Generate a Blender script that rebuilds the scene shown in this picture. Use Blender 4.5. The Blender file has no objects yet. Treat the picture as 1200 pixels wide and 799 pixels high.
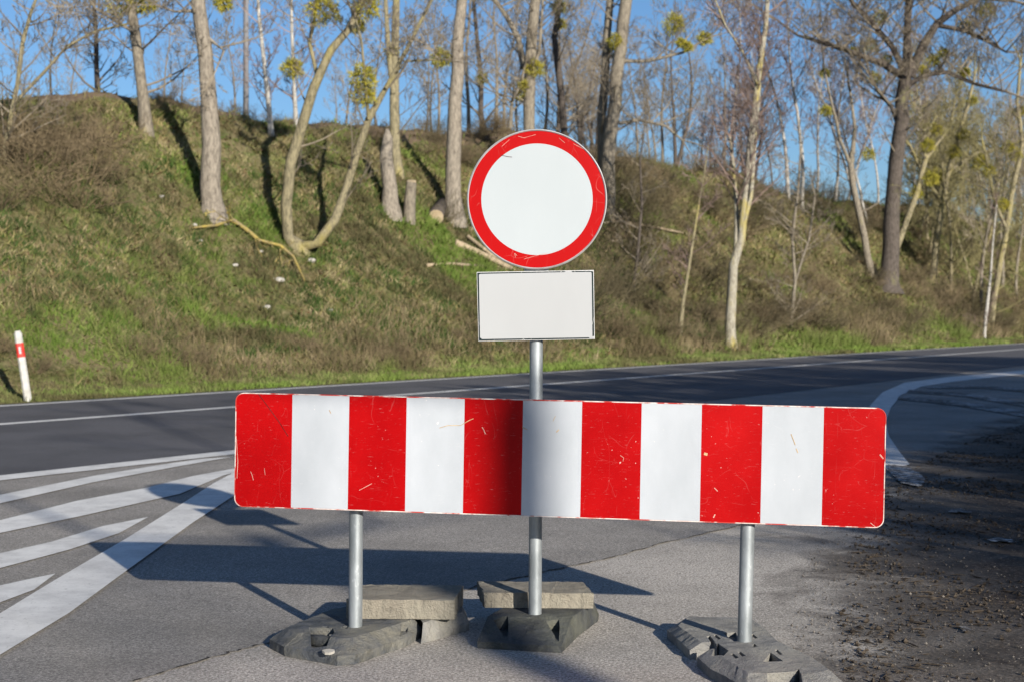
import bpy, bmesh, math, random
import numpy as np
from mathutils import Vector, Matrix

# ------------------------------------------------------------------ camera, light
S = bpy.context.scene
COL = S.collection
F = 1667.0; CX = 600.0; CY = 399.5; HOR = 371.0; CH = 1.46
PITCH = math.atan((CY - HOR) / F)
cam_d = bpy.data.cameras.new('camera'); cam = bpy.data.objects.new('camera', cam_d); COL.objects.link(cam)
cam.location = (0, 0, CH); cam.rotation_euler = (math.pi / 2 - PITCH, 0, 0)
cam_d.sensor_width = 36; cam_d.lens = 36 * F / 1200; cam_d.clip_start = 0.1; cam_d.clip_end = 3000
cam_d.dof.use_dof = True; cam_d.dof.focus_distance = 6.2; cam_d.dof.aperture_fstop = 4.6
S.camera = cam

SUN_EL = math.radians(18.9); SUN_AZ = math.atan2(0.53, -1.0)      # sun stands behind the camera, to the right
sdir = Vector((math.sin(SUN_AZ) * math.cos(SUN_EL), math.cos(SUN_AZ) * math.cos(SUN_EL), math.sin(SUN_EL)))
w = bpy.data.worlds.new('World'); S.world = w; w.use_nodes = True
nt = w.node_tree; bg = nt.nodes['Background']
sky = nt.nodes.new('ShaderNodeTexSky'); sky.sky_type = 'NISHITA'; sky.sun_disc = False
sky.sun_elevation = SUN_EL; sky.sun_rotation = SUN_AZ
sky.air_density = 1.0; sky.dust_density = 0.8; sky.ozone_density = 6.0
nt.links.new(sky.outputs[0], bg.inputs[0]); bg.inputs[1].default_value = 0.08
sl = bpy.data.lights.new('sun', 'SUN'); sun = bpy.data.objects.new('sun', sl); COL.objects.link(sun)
sl.energy = 5.0; sl.angle = math.radians(0.55); sl.color = (1.0, 0.93, 0.82)
sun.rotation_euler = sdir.to_track_quat('Z', 'Y').to_euler()
S.view_settings.view_transform = 'Standard'; S.view_settings.look = 'None'
S.view_settings.exposure = 0.62; S.view_settings.gamma = 1.0; S.view_settings.use_curve_mapping = False
S.render.engine = 'CYCLES'

# ------------------------------------------------------------------ geometry of the place
cp, sp = math.cos(PITCH), math.sin(PITCH)
def raydir(x, y):
    a = (x - CX) / F; b = (CY - y) / F
    return Vector((a, cp + b * sp, -sp + b * cp))
def W(x, y, Z):                      # point seen at picture x,y standing Z metres in front
    d = raydir(x, y); t = Z / d.y
    return Vector((d.x * t, Z, CH + d.z * t))
def G(x, y, z=0.0):                  # ground point
    d = raydir(x, y); t = (z - CH) / d.z
    return Vector((d.x * t, d.y * t, z))
DX, DY = 0.556, 0.831                # direction of the main road
U0 = 19.8
def us(X, Y): return -0.831 * X + 0.556 * Y - U0, DX * X + DY * Y
def xy(u, s): return s * DX - (U0 + u) * 0.831, s * DY + (U0 + u) * 0.556
def height(u, s):
    u = np.asarray(u, float); s = np.asarray(s, float)
    H = 8.3 + 1.3 * np.clip((s - 30) / 50, 0, 1) - 0.7 * np.clip((s - 105) / 40, 0, 1)
    t = np.clip((u - 1.9) / (15.0 - 1.9), 0, 1)
    base = H * (t ** 1.12 * (1 - 0.10 * np.sin(t * 6.28 + 0.6 * np.sin(s * .09))))
    e = np.clip((t - 0.85) / 0.15, 0, 1); base = base - 0.25 * e * e
    m = np.clip((u - 2.4) / 3, 0, 1)
    n = (0.22 * np.sin(s * .31 + u * .22 + 1.3) + 0.16 * np.sin(s * .57 - u * .63) + 0.09 * np.sin(s * 1.3 + u * 1.1 + 2 * np.sin(u * .4)) +
         0.06 * np.sin(s * 2.3 - u * 1.9 + .7) + .035 * np.sin(s * 4.1 + 2.2 * u) + .03 * np.sin(3.7 * u - 3.1 * s))
    v = 0.06 * np.clip((u - 0.5) / 1.4, 0, 1)
    return base + m * n + v
def Hxy(X, Y):
    u, s = us(X, Y); return float(height(u, s)) if u > 0.4 else 0.0
def B(x, y):                         # where the picture ray meets the embankment
    d = raydir(x, y); t = 5.0; prev = 5.0
    while t < 400:
        p = Vector((0, 0, CH)) + d * t
        if p.z < Hxy(p.x, p.y):
            a, b = prev, t
            for _ in range(18):
                m = (a + b) / 2; q = Vector((0, 0, CH)) + d * m
                if q.z < Hxy(q.x, q.y): b = m
                else: a = m
            return Vector((0, 0, CH)) + d * b
        prev = t; t += 0.3
    return None

# ------------------------------------------------------------------ helpers
class MB:
    def __init__(s): s.v = []; s.f = []; s.m = []
    def quad(s, *p, mi=0):
        b = len(s.v); s.v += [tuple(q) for q in p]; s.f.append(tuple(range(b, b + len(p)))); s.m.append(mi)
    def tube(s, pts, rad, k=6, cap=False, jit=0.0, rng=random):
        b = len(s.v); n = len(pts); pts = [Vector(p) for p in pts]
        d = (pts[1] - pts[0]).normalized()
        a = d.orthogonal().normalized()
        for i in range(n):
            if i < n - 1: d = (pts[i + 1] - pts[i]).normalized()
            a = (a - d * a.dot(d))
            a = a.normalized() if a.length > 1e-6 else d.orthogonal().normalized()
            c = d.cross(a)
            for j in range(k):
                th = 2 * math.pi * j / k; r = rad[i] * (1 + (rng.uniform(-jit, jit) if jit else 0))
                s.v.append(tuple(pts[i] + a * (r * math.cos(th)) + c * (r * math.sin(th))))
        for i in range(n - 1):
            for j in range(k):
                s.f.append((b + i * k + j, b + i * k + (j + 1) % k, b + (i + 1) * k + (j + 1) % k, b + (i + 1) * k + j)); s.m.append(0)
        if cap:
            s.f.append(tuple(b + j for j in range(k))[::-1]); s.m.append(0)
            s.f.append(tuple(b + (n - 1) * k + j for j in range(k))); s.m.append(0)
    def box(s, c, h, R=None, mi=0):
        c = Vector(c); P = []
        for z in (-1, 1):
            for x, y in ((-1, -1), (1, -1), (1, 1), (-1, 1)):
                q = Vector((x * h[0], y * h[1], z * h[2]))
                if R: q = R @ q
                P.append(tuple(c + q))
        b = len(s.v); s.v += P
        for f in ((3, 2, 1, 0), (4, 5, 6, 7), (0, 1, 5, 4), (1, 2, 6, 5), (2, 3, 7, 6), (3, 0, 4, 7)):
            s.f.append(tuple(b + i for i in f)); s.m.append(mi)
    def build(s, name, mats, parent=None, smooth=False, off=None):
        me = bpy.data.meshes.new(name)
        v = s.v
        if off is not None: v = [(a - off[0], b - off[1], c - off[2]) for a, b, c in v]
        me.from_pydata(v, [], s.f)
        for m in (mats if isinstance(mats, (list, tuple)) else [mats]): me.materials.append(m)
        if any(s.m): me.polygons.foreach_set('material_index', s.m)
        if smooth: me.polygons.foreach_set('use_smooth', [True] * len(me.polygons))
        me.update()
        o = bpy.data.objects.new(name, me); COL.objects.link(o)
        if parent: o.parent = parent
        return o
def tag(o, label=None, cat=None, group=None, kind=None):
    if label: o['label'] = label
    if cat: o['category'] = cat
    if group: o['group'] = group
    if kind: o['kind'] = kind
    return o
def empty(name, loc, label, cat, group=None):
    e = bpy.data.objects.new(name, None); COL.objects.link(e); e.location = loc; e.empty_display_size = .2
    return tag(e, label, cat, group)
def bevel(o, wd, seg=2, ang=35):
    m = o.modifiers.new('bevel', 'BEVEL'); m.width = wd; m.segments = seg; m.limit_method = 'ANGLE'; m.angle_limit = math.radians(ang)
    return o
def copy_tree(root, loc, rz=0.0, sc=1.0, label=None, group=None):
    r = root.copy(); COL.objects.link(r); r.location = loc; r.rotation_euler = (0, 0, rz); r.scale = (sc, sc, sc)
    if label: r['label'] = label
    if group: r['group'] = group
    for ch in list(root.children):
        c = ch.copy(); COL.objects.link(c); c.parent = r
    return r

# ------------------------------------------------------------------ materials
def newmat(name, rough=0.8, spec=0.3):
    m = bpy.data.materials.new(name); m.use_nodes = True
    b = m.node_tree.nodes['Principled BSDF']; b.inputs['Roughness'].default_value = rough
    b.inputs['Specular IOR Level'].default_value = spec
    return m, m.node_tree, b
class N:
    def __init__(s, nt): s.nt = nt
    def lk(s, a, b): s.nt.links.new(a, b)
    def new(s, t, **kw):
        n = s.nt.nodes.new(t)
        for k, v in kw.items(): setattr(n, k, v)
        return n
    def coord(s, scale=(1, 1, 1), rot=(0, 0, 0)):
        tc = s.new('ShaderNodeTexCoord'); mp = s.new('ShaderNodeMapping')
        mp.inputs['Scale'].default_value = scale; mp.inputs['Rotation'].default_value = rot
        s.lk(tc.outputs['Object'], mp.inputs['Vector']); return mp.outputs[0]
    def noise(s, vec, scale, detail=3, rough=.55, dist=0.0):
        n = s.new('ShaderNodeTexNoise'); n.inputs['Scale'].default_value = scale; n.inputs['Detail'].default_value = detail
        n.inputs['Roughness'].default_value = rough; n.inputs['Distortion'].default_value = dist
        s.lk(vec, n.inputs['Vector']); return n.outputs['Fac']
    def ramp(s, fac, stops):
        r = s.new('ShaderNodeValToRGB'); e = r.color_ramp.elements
        while len(e) < len(stops): e.new(0.5)
        for i, (p, c) in enumerate(stops):
            e[i].position = p; e[i].color = (c if len(c) == 4 else (*c, 1)) if hasattr(c, '__len__') else (c, c, c, 1)
        s.lk(fac, r.inputs[0]); return r.outputs[0]
    def mix(s, fac, a, b, mode='MIX'):
        n = s.new('ShaderNodeMix', data_type='RGBA', blend_type=mode)
        for inp, val in ((n.inputs[0], fac), (n.inputs[6], a), (n.inputs[7], b)):
            if hasattr(val, 'is_linked'): s.lk(val, inp)
            elif hasattr(val, '__len__'): inp.default_value = (*val, 1)
            else: inp.default_value = val
        return n.outputs[2]
    def math(s, op, a, b=None, c=None):
        n = s.new('ShaderNodeMath', operation=op)
        for i, val in enumerate((a, b, c)):
            if val is None: continue
            if hasattr(val, 'is_linked'): s.lk(val, n.inputs[i])
            else: n.inputs[i].default_value = val
        return n.outputs[0]
    def bump(s, h, bsdf, strength=.4, dist=.01):
        b = s.new('ShaderNodeBump'); b.inputs['Strength'].default_value = strength; b.inputs['Distance'].default_value = dist
        s.lk(h, b.inputs['Height']); s.lk(b.outputs[0], bsdf.inputs['Normal'])
def noisy(name, c1, c2, scale=5, c3=None, sc3=1.0, stretch=(1, 1, 1), rough=.85, bump=.3, bdist=.01, lo=.35, hi=.65, spec=.25, p3=(.55, .65)):
    m, nt, b = newmat(name, rough, spec); n = N(nt); v = n.coord(stretch)
    f = n.noise(v, scale, 5, .65); c = n.ramp(f, [(lo, c1), (hi, c2)])
    if c3:
        g = n.noise(n.coord(), sc3, 4, .6); c = n.mix(n.ramp(g, [(p3[0], 0.0), (p3[1], 1.0)]), c, c3)
    n.lk(c, b.inputs['Base Color'])
    if bump: n.bump(f, b, bump, bdist)
    return m

# bank, grass
def mat_bank():
    m, nt, b = newmat('bank_soil_and_turf', .95, .1); n = N(nt); v = n.coord()
    a = n.noise(v, .55, 6, .65, .4); c = n.noise(v, 2.8, 5, .7); d = n.noise(v, 11, 4, .7)
    col = n.ramp(a, [(.36, (.15, .12, .06)), (.45, (.13, .125, .045)), (.53, (.08, .12, .025)), (.62, (.20, .165, .085))])
    col = n.mix(n.ramp(c, [(.42, 0.0), (.62, .8)]), col, (.22, .18, .10))
    col = n.mix(n.ramp(d, [(.38, .6), (.50, 0.0)]), col, (.045, .045, .02))
    n.lk(col, b.inputs['Base Color']); n.bump(d, b, .8, .15); return m
M = {}
M['bank'] = mat_bank()
M['field'] = noisy('brown_field_edge', (.10, .07, .045), (.17, .125, .08), 3, bump=.6, bdist=.1)
def mat_blade(name, cols, scale=1.6):
    m, nt, b = newmat(name, .8, .15); n = N(nt)
    f = n.noise(n.coord(), scale, 4, .7); k = len(cols)
    c = n.ramp(f, [(.34 + .32 * i / (k - 1), cc) for i, cc in enumerate(cols)])
    g = n.noise(n.coord(), .33, 5, .7, .8); c = n.mix(n.ramp(g, [(.42, .8), (.56, .0)]), c, (.085, .068, .036))
    g2 = n.noise(n.coord(), .21, 5, .65, .5); c = n.mix(n.ramp(g2, [(.52, .0), (.60, .7)]), c, (.115, .18, .028))
    n.lk(c, b.inputs['Base Color'])
    return m
M['dry'] = mat_blade('dry_grass', [(.30, .24, .12), (.22, .18, .08), (.13, .145, .042), (.33, .27, .15)], 1.3)
M['green'] = mat_blade('green_grass', [(.065, .105, .02), (.12, .17, .033), (.20, .20, .07)], 2.0)
M['tuft'] = mat_blade('tuft_green', [(.03, .055, .012), (.05, .09, .02)], 1.0)
M['straw'] = mat_blade('straw', [(.27, .22, .12), (.38, .31, .18)], 1.0)
M['litter'] = mat_blade('litter', [(.10, .065, .035), (.20, .13, .07)], 3.0)
M['stalk'] = mat_blade('stalk', [(.13, .10, .06), (.22, .17, .10), (.30, .24, .15)], 1.0)
M['verge'] = mat_blade('verge_grass', [(.09, .14, .03), (.15, .20, .05), (.26, .23, .11)], 1.5)

# asphalt with dirt spread on its right-hand side
def mat_asphalt(name, c1, c2, grain, dirt=True, patch=None):
    m, nt, b = newmat(name, .85, .25); n = N(nt); v = n.coord()
    f1 = n.noise(v, grain, 3, .8); f2 = n.noise(v, .7, 5, .6); f3 = n.noise(v, 5, 5, .6)
    vo = n.new('ShaderNodeTexVoronoi'); vo.inputs['Scale'].default_value = grain * .55; n.lk(v, vo.inputs['Vector'])
    col = n.ramp(f1, [(.37, tuple(x * .75 for x in c1)), (.50, tuple((x + y) / 2 for x, y in zip(c1, c2))), (.60, tuple(min(1, x * 1.15) for x in c2)), (.72, tuple(min(1, x * 1.7) for x in c2))])
    col = n.mix(n.ramp(vo.outputs['Distance'], [(.0, .0), (.6, .0), (.9, .35)]), col, tuple(x * .35 for x in c1))
    col = n.mix(n.ramp(f2, [(.35, .45), (.6, .0)]), col, tuple(x * .55 for x in c1))
    col = n.mix(n.ramp(f3, [(.62, 0.0), (.8, .35)]), col, tuple(min(1, x * 1.35) for x in c2))
    if dirt:
        s = n.new('ShaderNodeSeparateXYZ'); n.lk(v, s.inputs[0])
        q = n.math('MULTIPLY', n.math('MULTIPLY', s.outputs[1], s.outputs[1]), .0160)
        e = n.math('SUBTRACT', n.math('SUBTRACT', s.outputs[0], q), .75)
        nn = n.noise(v, 1.5, 7, .7, .6)
        e = n.math('ADD', e, n.math('MULTIPLY', n.math('SUBTRACT', nn, .5), 2.6))
        mask = n.ramp(n.math('MULTIPLY_ADD', e, .55, .30), [(.12, 0.0), (.42, .75), (.9, 1.0)])
        d1 = n.noise(v, 34, 6, .85); d2 = n.noise(v, 3.2, 7, .75)
        dc = n.ramp(d1, [(.40, (.011, .008, .006)), (.54, (.060, .045, .034)), (.66, (.24, .20, .165))])
        dc = n.mix(n.ramp(d2, [(.38, .85), (.58, .0)]), dc, (.018, .015, .013))
        dc = n.mix(n.ramp(d2, [(.60, .0), (.75, .5)]), dc, (.13, .115, .10))
        col = n.mix(mask, col, dc)
    n.lk(col, b.inputs['Base Color']); n.bump(f1, b, .7, .007); return m
M['asphalt_dark'] = mat_asphalt('asphalt_junction', (.18, .168, .152), (.37, .345, .315), 105)
M['asphalt_road'] = mat_asphalt('asphalt_carriageway', (.075, .075, .082), (.125, .122, .13), 140)
M['asphalt_old'] = mat_asphalt('asphalt_old', (.25, .23, .20), (.57, .525, .47), 80)
M['ground'] = noisy('bare_ground', (.05, .042, .035), (.10, .085, .07), 8, bump=.5, bdist=.03)
def mat_paint():
    m, nt, b = newmat('road_paint', .7, .3); n = N(nt); v = n.coord()
    f = n.noise(v, 40, 5, .75); g = n.noise(v, 3.0, 6, .7); k = n.noise(v, 9, 5, .7)
    col = n.ramp(g, [(.35, (.50, .49, .47)), (.6, (.68, .67, .64))])
    col = n.mix(n.ramp(f, [(.30, .7), (.42, .0)]), col, (.22, .21, .20))
    col = n.mix(n.ramp(k, [(.68, .0), (.76, .8)]), col, (.22, .21, .20))
    n.lk(col, b.inputs['Base Color']); n.bump(f, b, .3, .003); return m
M['paint'] = mat_paint()
def mat_paint_worn():
    m, nt, b = newmat('worn_road_paint', .8, .2); n = N(nt); v = n.coord()
    f = n.noise(v, 14, 6, .75); g = n.noise(v, 1.2, 5, .7)
    mk = n.math('ADD', f, n.math('MULTIPLY', g, .5))
    col = n.ramp(mk, [(.70, (.055, .05, .046)), (.78, (.20, .19, .185)), (.86, (.50, .50, .49))])
    n.lk(col, b.inputs['Base Color']); return m
M['paint_worn'] = mat_paint_worn()

def mat_bark(name, base, dark, lichen=None, lth=(.5, .6), birch=False):
    m, nt, b = newmat(name, .9, .15); n = N(nt)
    f = n.noise(n.coord((1, 1, .30)), 15, 7, .8)
    col = n.ramp(f, [(.36, dark), (.56, base), (.75, tuple(min(1, x * 1.3) for x in base))])
    if birch:
        g = n.noise(n.coord((1, 1, 6)), 1.6, 4, .8)
        col = n.mix(n.ramp(g, [(.36, 1.0), (.44, 0.0)]), col, (.06, .05, .045))
    if lichen:
        g = n.noise(n.coord((1, 1, .5)), 1.1, 5, .7); col = n.mix(n.ramp(g, [(lth[0], 0.0), (lth[1], .8)]), col, lichen)
    n.lk(col, b.inputs['Base Color']); n.bump(f, b, 1.0, .06); return m
M['bark'] = mat_bark('bark_greybrown', (.27, .235, .18), (.10, .085, .07), (.30, .27, .09), (.6, .75))
M['bark_pale'] = mat_bark('bark_pale', (.32, .28, .225), (.12, .10, .08))
M['bark_dark'] = mat_bark('bark_dark', (.12, .10, .085), (.035, .03, .025), (.19, .18, .08), (.58, .72))
M['bark_lichen'] = mat_bark('bark_lichen', (.30, .26, .16), (.10, .09, .06), (.34, .29, .09), (.52, .68))
M['birch'] = mat_bark('bark_birch', (.47, .45, .41), (.27, .25, .22), birch=True)
M['birch_lichen'] = mat_bark('bark_birch_lichen', (.40, .37, .29), (.17, .15, .12), (.44, .36, .10), (.50, .62))
M['twig'] = noisy('twig_greybrown', (.15, .125, .095), (.26, .22, .16), .6, bump=0)
M['twig_birch'] = noisy('twig_purple', (.17, .12, .10), (.26, .19, .16), .6, bump=0)
M['twig_olive'] = noisy('twig_olive', (.14, .125, .06), (.25, .22, .10), .5, bump=0)
M['brush'] = noisy('brushwood', (.095, .072, .042), (.19, .145, .085), .8, bump=0)
M['brush_dark'] = noisy('brushwood_dark', (.065, .055, .03), (.13, .105, .06), .8, bump=0)
M['mistletoe'] = noisy('mistletoe_leaves', (.16, .16, .02), (.42, .36, .05), 3, bump=0)
M['cutwood'] = noisy('cut_wood', (.34, .26, .16), (.45, .36, .24), 8, bump=.2)
M['deadwood'] = noisy('dead_wood', (.26, .20, .13), (.44, .35, .24), 5, bump=.3)
M['yellow_lichen'] = noisy('yellow_lichen_branch', (.34, .26, .06), (.20, .16, .09), 4, bump=.2)

def metal(name, c1, c2, rough, sc=12, met=.55):
    m, nt, b = newmat(name, rough, .4); n = N(nt); v = n.coord((1, 1, .35))
    f = n.noise(v, sc, 5, .6); g = n.noise(v, 70, 3, .6)
    col = n.ramp(f, [(.35, c1), (.65, c2)]); col = n.mix(n.ramp(g, [(.6, .0), (.75, .35)]), col, (.75, .77, .80))
    n.lk(col, b.inputs['Base Color']); b.inputs['Metallic'].default_value = met
    n.lk(n.ramp(f, [(.3, rough - .08), (.7, rough + .12)]), b.inputs['Roughness']); n.bump(g, b, .15, .002); return m
M['galv'] = metal('galvanised_steel', (.24, .265, .28), (.38, .41, .43), .5)
M['rim'] = metal('aluminium_rim', (.42, .42, .42), (.55, .55, .56), .5, met=.4)

def scratch_mask(n, v, scale=7.0, th=.012, nz=2.0):
    dv = n.new('ShaderNodeTexNoise'); dv.inputs['Scale'].default_value = 3.5; dv.inputs['Detail'].default_value = 2; n.lk(v, dv.inputs['Vector'])
    mv = n.new('ShaderNodeVectorMath', operation='MULTIPLY_ADD'); n.lk(dv.outputs['Color'], mv.inputs[0]); mv.inputs[1].default_value = (.35, .35, .35); n.lk(v, mv.inputs[2])
    vo = n.new('ShaderNodeTexVoronoi', feature='DISTANCE_TO_EDGE'); vo.inputs['Scale'].default_value = scale; n.lk(mv.outputs[0], vo.inputs['Vector'])
    a = n.ramp(vo.outputs['Distance'], [(0.0, 1.0), (th, 0.0)])
    g = n.noise(v, nz * 3, 3, .6); return n.math('MULTIPLY', a, n.ramp(g, [(.54, 0.0), (.62, 1.0)]))
RED = (.62, .004, .004); WHT = (.5, .5, .5)
def mat_board():
    m, nt, b = newmat('striped_reflective_sheet', .45, .10); n = N(nt); v = n.coord()
    s = n.new('ShaderNodeSeparateXYZ'); n.lk(v, s.inputs[0])
    t = n.math('DIVIDE', n.math('ADD', s.outputs[0], 1.4), 2.8 / 11)
    k = n.math('MODULO', n.math('FLOOR', n.math('ADD', t, 22.0)), 2.0)       # 0 red, 1 white
    big = n.noise(v, 2.2, 5, .6)
    red = n.ramp(big, [(.35, (.28, .001, .002)), (.7, (.38, .0014, .0022))])
    wht = n.ramp(n.noise(n.coord((1, 1, .5)), 4, 6, .6), [(.3, (.35, .375, .405)), (.7, (.43, .455, .49))])
    col = n.mix(k, red, wht)
    fine = n.noise(n.coord((1.0, 1, 7.0)), 26, 4, .7)
    col = n.mix(n.ramp(fine, [(.62, 0.0), (.80, .22)]), col, (.80, .74, .72))
    sc1 = scratch_mask(n, n.coord((1, 1, 1)), 6.0, .010, 2.2)
    sc2 = scratch_mask(n, n.coord((3.2, 1, .8), (0, .5, 0)), 5.0, .010, 1.7)
    sc3 = scratch_mask(n, n.coord((.7, 1, 3.5), (0, -.2, 0)), 6.0, .010, 2.6)
    sc = n.math('MAXIMUM', n.math('MAXIMUM', sc1, sc2), sc3)
    col = n.mix(n.math('MULTIPLY', sc, .04), col, (.86, .78, .74))
    chips = n.noise(v, 55, 3, .7); cm = n.noise(v, 5, 4, .6)
    cc = n.math('MULTIPLY', n.ramp(chips, [(.66, 0.0), (.70, 1.0)]), n.ramp(cm, [(.55, 0.0), (.62, .75)]))
    col = n.mix(cc, col, (.80, .72, .66))
    dirt = n.noise(v, 19, 5, .75); dm = n.math('MULTIPLY', n.ramp(dirt, [(.70, 0.0), (.76, .5)]), k)
    col = n.mix(dm, col, (.38, .33, .25))
    lowd = n.ramp(n.math('ADD', s.outputs[2], n.math('MULTIPLY', big, .12)), [(-.0, 0.0), (.0, 0.0)])
    n.lk(col, b.inputs['Base Color']); n.lk(n.ramp(big, [(.3, .30), (.7, .5)]), b.inputs['Roughness']); n.bump(fine, b, .05, .001)
    return m
M['board'] = mat_board()
def mat_sheet(name, base, wear, amt=.35, rough=.35):
    m, nt, b = newmat(name, rough, .10); n = N(nt); v = n.coord()
    f = n.noise(n.coord((1, 1, .4)), 3, 5, .55); col = n.ramp(f, [(.3, tuple(x * .93 for x in base)), (.7, base)])
    sc = n.math('MAXIMUM', scratch_mask(n, v, 8, .012, 2.0), scratch_mask(n, n.coord((3, 1, .8), (0, .8, 0)), 6, .012, 2.5))
    col = n.mix(n.math('MULTIPLY', sc, amt), col, wear)
    chips = n.noise(v, 60, 3, .7); cm = n.noise(v, 6, 4, .6)
    col = n.mix(n.math('MULTIPLY', n.ramp(chips, [(.68, 0.0), (.72, 1.0)]), n.ramp(cm, [(.55, 0.0), (.62, amt * 2)])), col, wear)
    n.lk(col, b.inputs['Base Color']); return m
M['sign_red'] = mat_sheet('sign_red_sheet', (.35, .0015, .002), (.70, .40, .35), .18)
M['sign_white'] = mat_sheet('sign_white_sheet', (.38, .415, .435), (.5, .5, .48), .10)
M['plate_grey'] = mat_sheet('plate_face', (.36, .37, .38), (.35, .35, .35), .05, .6)
M['plate_black'] = mat_sheet('plate_border', (.012, .022, .024), (.7, .7, .68), .8)
M['post_white'] = noisy('post_plastic', (.34, .335, .31), (.48, .475, .45), 8, bump=.1, rough=.6)
M['post_red'] = noisy('post_red_band', (.50, .02, .015), (.62, .04, .03), 8, bump=.05, rough=.5)
def mat_rubber(name, c1, c2, dust, damt):
    m, nt, b = newmat(name, .85, .25); n = N(nt); v = n.coord()
    f = n.noise(v, 9, 7, .7, .5); g = n.noise(v, 90, 4, .75); h = n.noise(v, 3.5, 6, .7)
    col = n.ramp(f, [(.36, c1), (.58, c2)]); col = n.mix(n.ramp(h, [(.42, 0.0), (.66, damt)]), col, dust)
    col = n.mix(n.ramp(g, [(.60, 0.0), (.75, .5)]), col, tuple(min(1, x * 1.5) for x in dust))
    n.lk(col, b.inputs['Base Color'])
    hh = n.math('ADD', g, n.math('MULTIPLY', f, 2.5)); n.bump(hh, b, .9, .014); return m
M['rubber_a'] = mat_rubber('recycled_base_bluegrey', (.045, .052, .062), (.12, .128, .14), (.27, .25, .19), .75)
M['rubber_b'] = mat_rubber('recycled_base_dark', (.035, .037, .04), (.075, .08, .085), (.20, .20, .14), .5)  # dark tone has the trunk's shade on the middle footing painted in
M['rubber_c'] = mat_rubber('recycled_base_grey', (.15, .15, .15), (.26, .255, .245), (.36, .34, .29), .7)
M['slab'] = mat_rubber('concrete_slab', (.18, .16, .13), (.29, .26, .21), (.33, .31, .25), .6)
M['stone'] = noisy('pale_stone', (.26, .24, .20), (.42, .40, .36), 4, bump=.5)
M['wood_pole'] = noisy('grey_wood_pole', (.16, .16, .17), (.26, .26, .27), 3, stretch=(1, 1, .1), bump=.2)
M['scratch'] = noisy('scuff_marks', (.30, .20, .10), (.55, .40, .22), 20, bump=0)
M['scratch_dark'] = noisy('dark_crack', (.03, .005, .005), (.10, .02, .02), 20, bump=0)
M['crack'] = noisy('tar_crack', (.03, .028, .025), (.08, .07, .06), 10, bump=0)

# ------------------------------------------------------------------ ground and roads
def ground_sheet():
    us_ = np.r_[np.linspace(-400, -60, 8), np.linspace(-50, 0, 6), np.linspace(.4, 18, 66), np.linspace(19, 40, 12), np.linspace(60, 900, 9)]
    ss = np.r_[np.linspace(-600, -30, 8), np.linspace(-20, 130, 260), np.linspace(134, 200, 20), np.linspace(240, 1200, 8)]
    UU, SS = np.meshgrid(us_, ss, indexing='ij')
    Z = np.where(UU > 0.4, height(UU, SS), 0.0) - 0.008
    X = SS * DX - (U0 + UU) * 0.831; Y = SS * DY + (U0 + UU) * 0.556
    nu, ns = UU.shape
    co = np.stack([X, Y, Z], -1).reshape(-1, 3)
    me = bpy.data.meshes.new('ground')
    fs = [(i * ns + j, i * ns + j + 1, (i + 1) * ns + j + 1, (i + 1) * ns + j) for i in range(nu - 1) for j in range(ns - 1)]
    me.from_pydata(co.tolist(), [], [f[::-1] for f in fs])
    me.materials.append(M['bank']); me.materials.append(M['ground']); me.materials.append(M['field'])
    mi = [1 if us_[i] < 0.2 else (2 if us_[i] > 13.6 else 0) for i in range(nu - 1) for j in range(ns - 1)]
    me.polygons.foreach_set('material_index', mi); me.polygons.foreach_set('use_smooth', [True] * len(fs)); me.update()
    o = bpy.data.objects.new('ground', me); COL.objects.link(o); tag(o, kind='structure'); return o
ground_sheet()

def sheet(name, pts, z, mat):
    b = MB(); b.quad(*[(p[0], p[1], z) for p in pts]); o = b.build(name, mat)
    if o.data.polygons[0].normal.z < 0: o.data.flip_normals()
    return tag(o, kind='structure')
rng = random.Random(11)
# older light asphalt of the closed side road (lies lowest), then the newer dark carriageway
sheet('side_road', [xy(-8, -60), xy(-8, 60), xy(-30, 60), xy(-60, 40), xy(-60, -60)], 0.0, M['asphalt_old'])
bnd_px = [(-400, 960), (0, 836), (155, 799), (240, 772), (300, 757), (352, 742), (430, 720), (520, 697), (600, 679), (637, 670), (690, 660), (722, 652), (768, 639), (840, 622), (940, 600), (1030, 574), (1110, 552), (1200, 528), (1500, 480)]
bn = []
for i in range(len(bnd_px) - 1):
    a = G(*bnd_px[i]); c = G(*bnd_px[i + 1])
    for k in range(8):
        q = a.lerp(c, k / 8); j = .018; bn.append((q.x + rng.uniform(-j, j), q.y + rng.uniform(-j, j)))
last = G(*bnd_px[-1])
far = [xy(.35, s) for s in (260, 200, 150, 120, 90, 60, 30, 0, -30, -60)]
sheet('junction', bn + [(last.x, last.y), xy(-12, 80), xy(-12, 260)] + [xy(-8.0, s) for s in (260, 150, 90, 30, -60)] + [xy(-20, -60)], 0.004, M['asphalt_dark'])
sheet('main_road', [xy(-8.95, s) for s in (-60, 0, 30, 60, 120, 260)] + far, 0.008, M['asphalt_road'])
# tarred seam between the two
b = MB()
for i in range(len(bn) - 1):
    p, q = Vector((*bn[i], 0)), Vector((*bn[i + 1], 0)); d = (q - p).normalized(); nn = Vector((-d.y, d.x, 0)); wd = .002 + .005 * abs(math.sin(i * 1.7))
    if rng.random() < .62: b.quad(*[(r.x, r.y, .0065) for r in (p - nn * wd, q - nn * wd, q + nn * wd, p + nn * wd)])
tag(b.build('road_seam', M['crack']), kind='structure')

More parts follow.
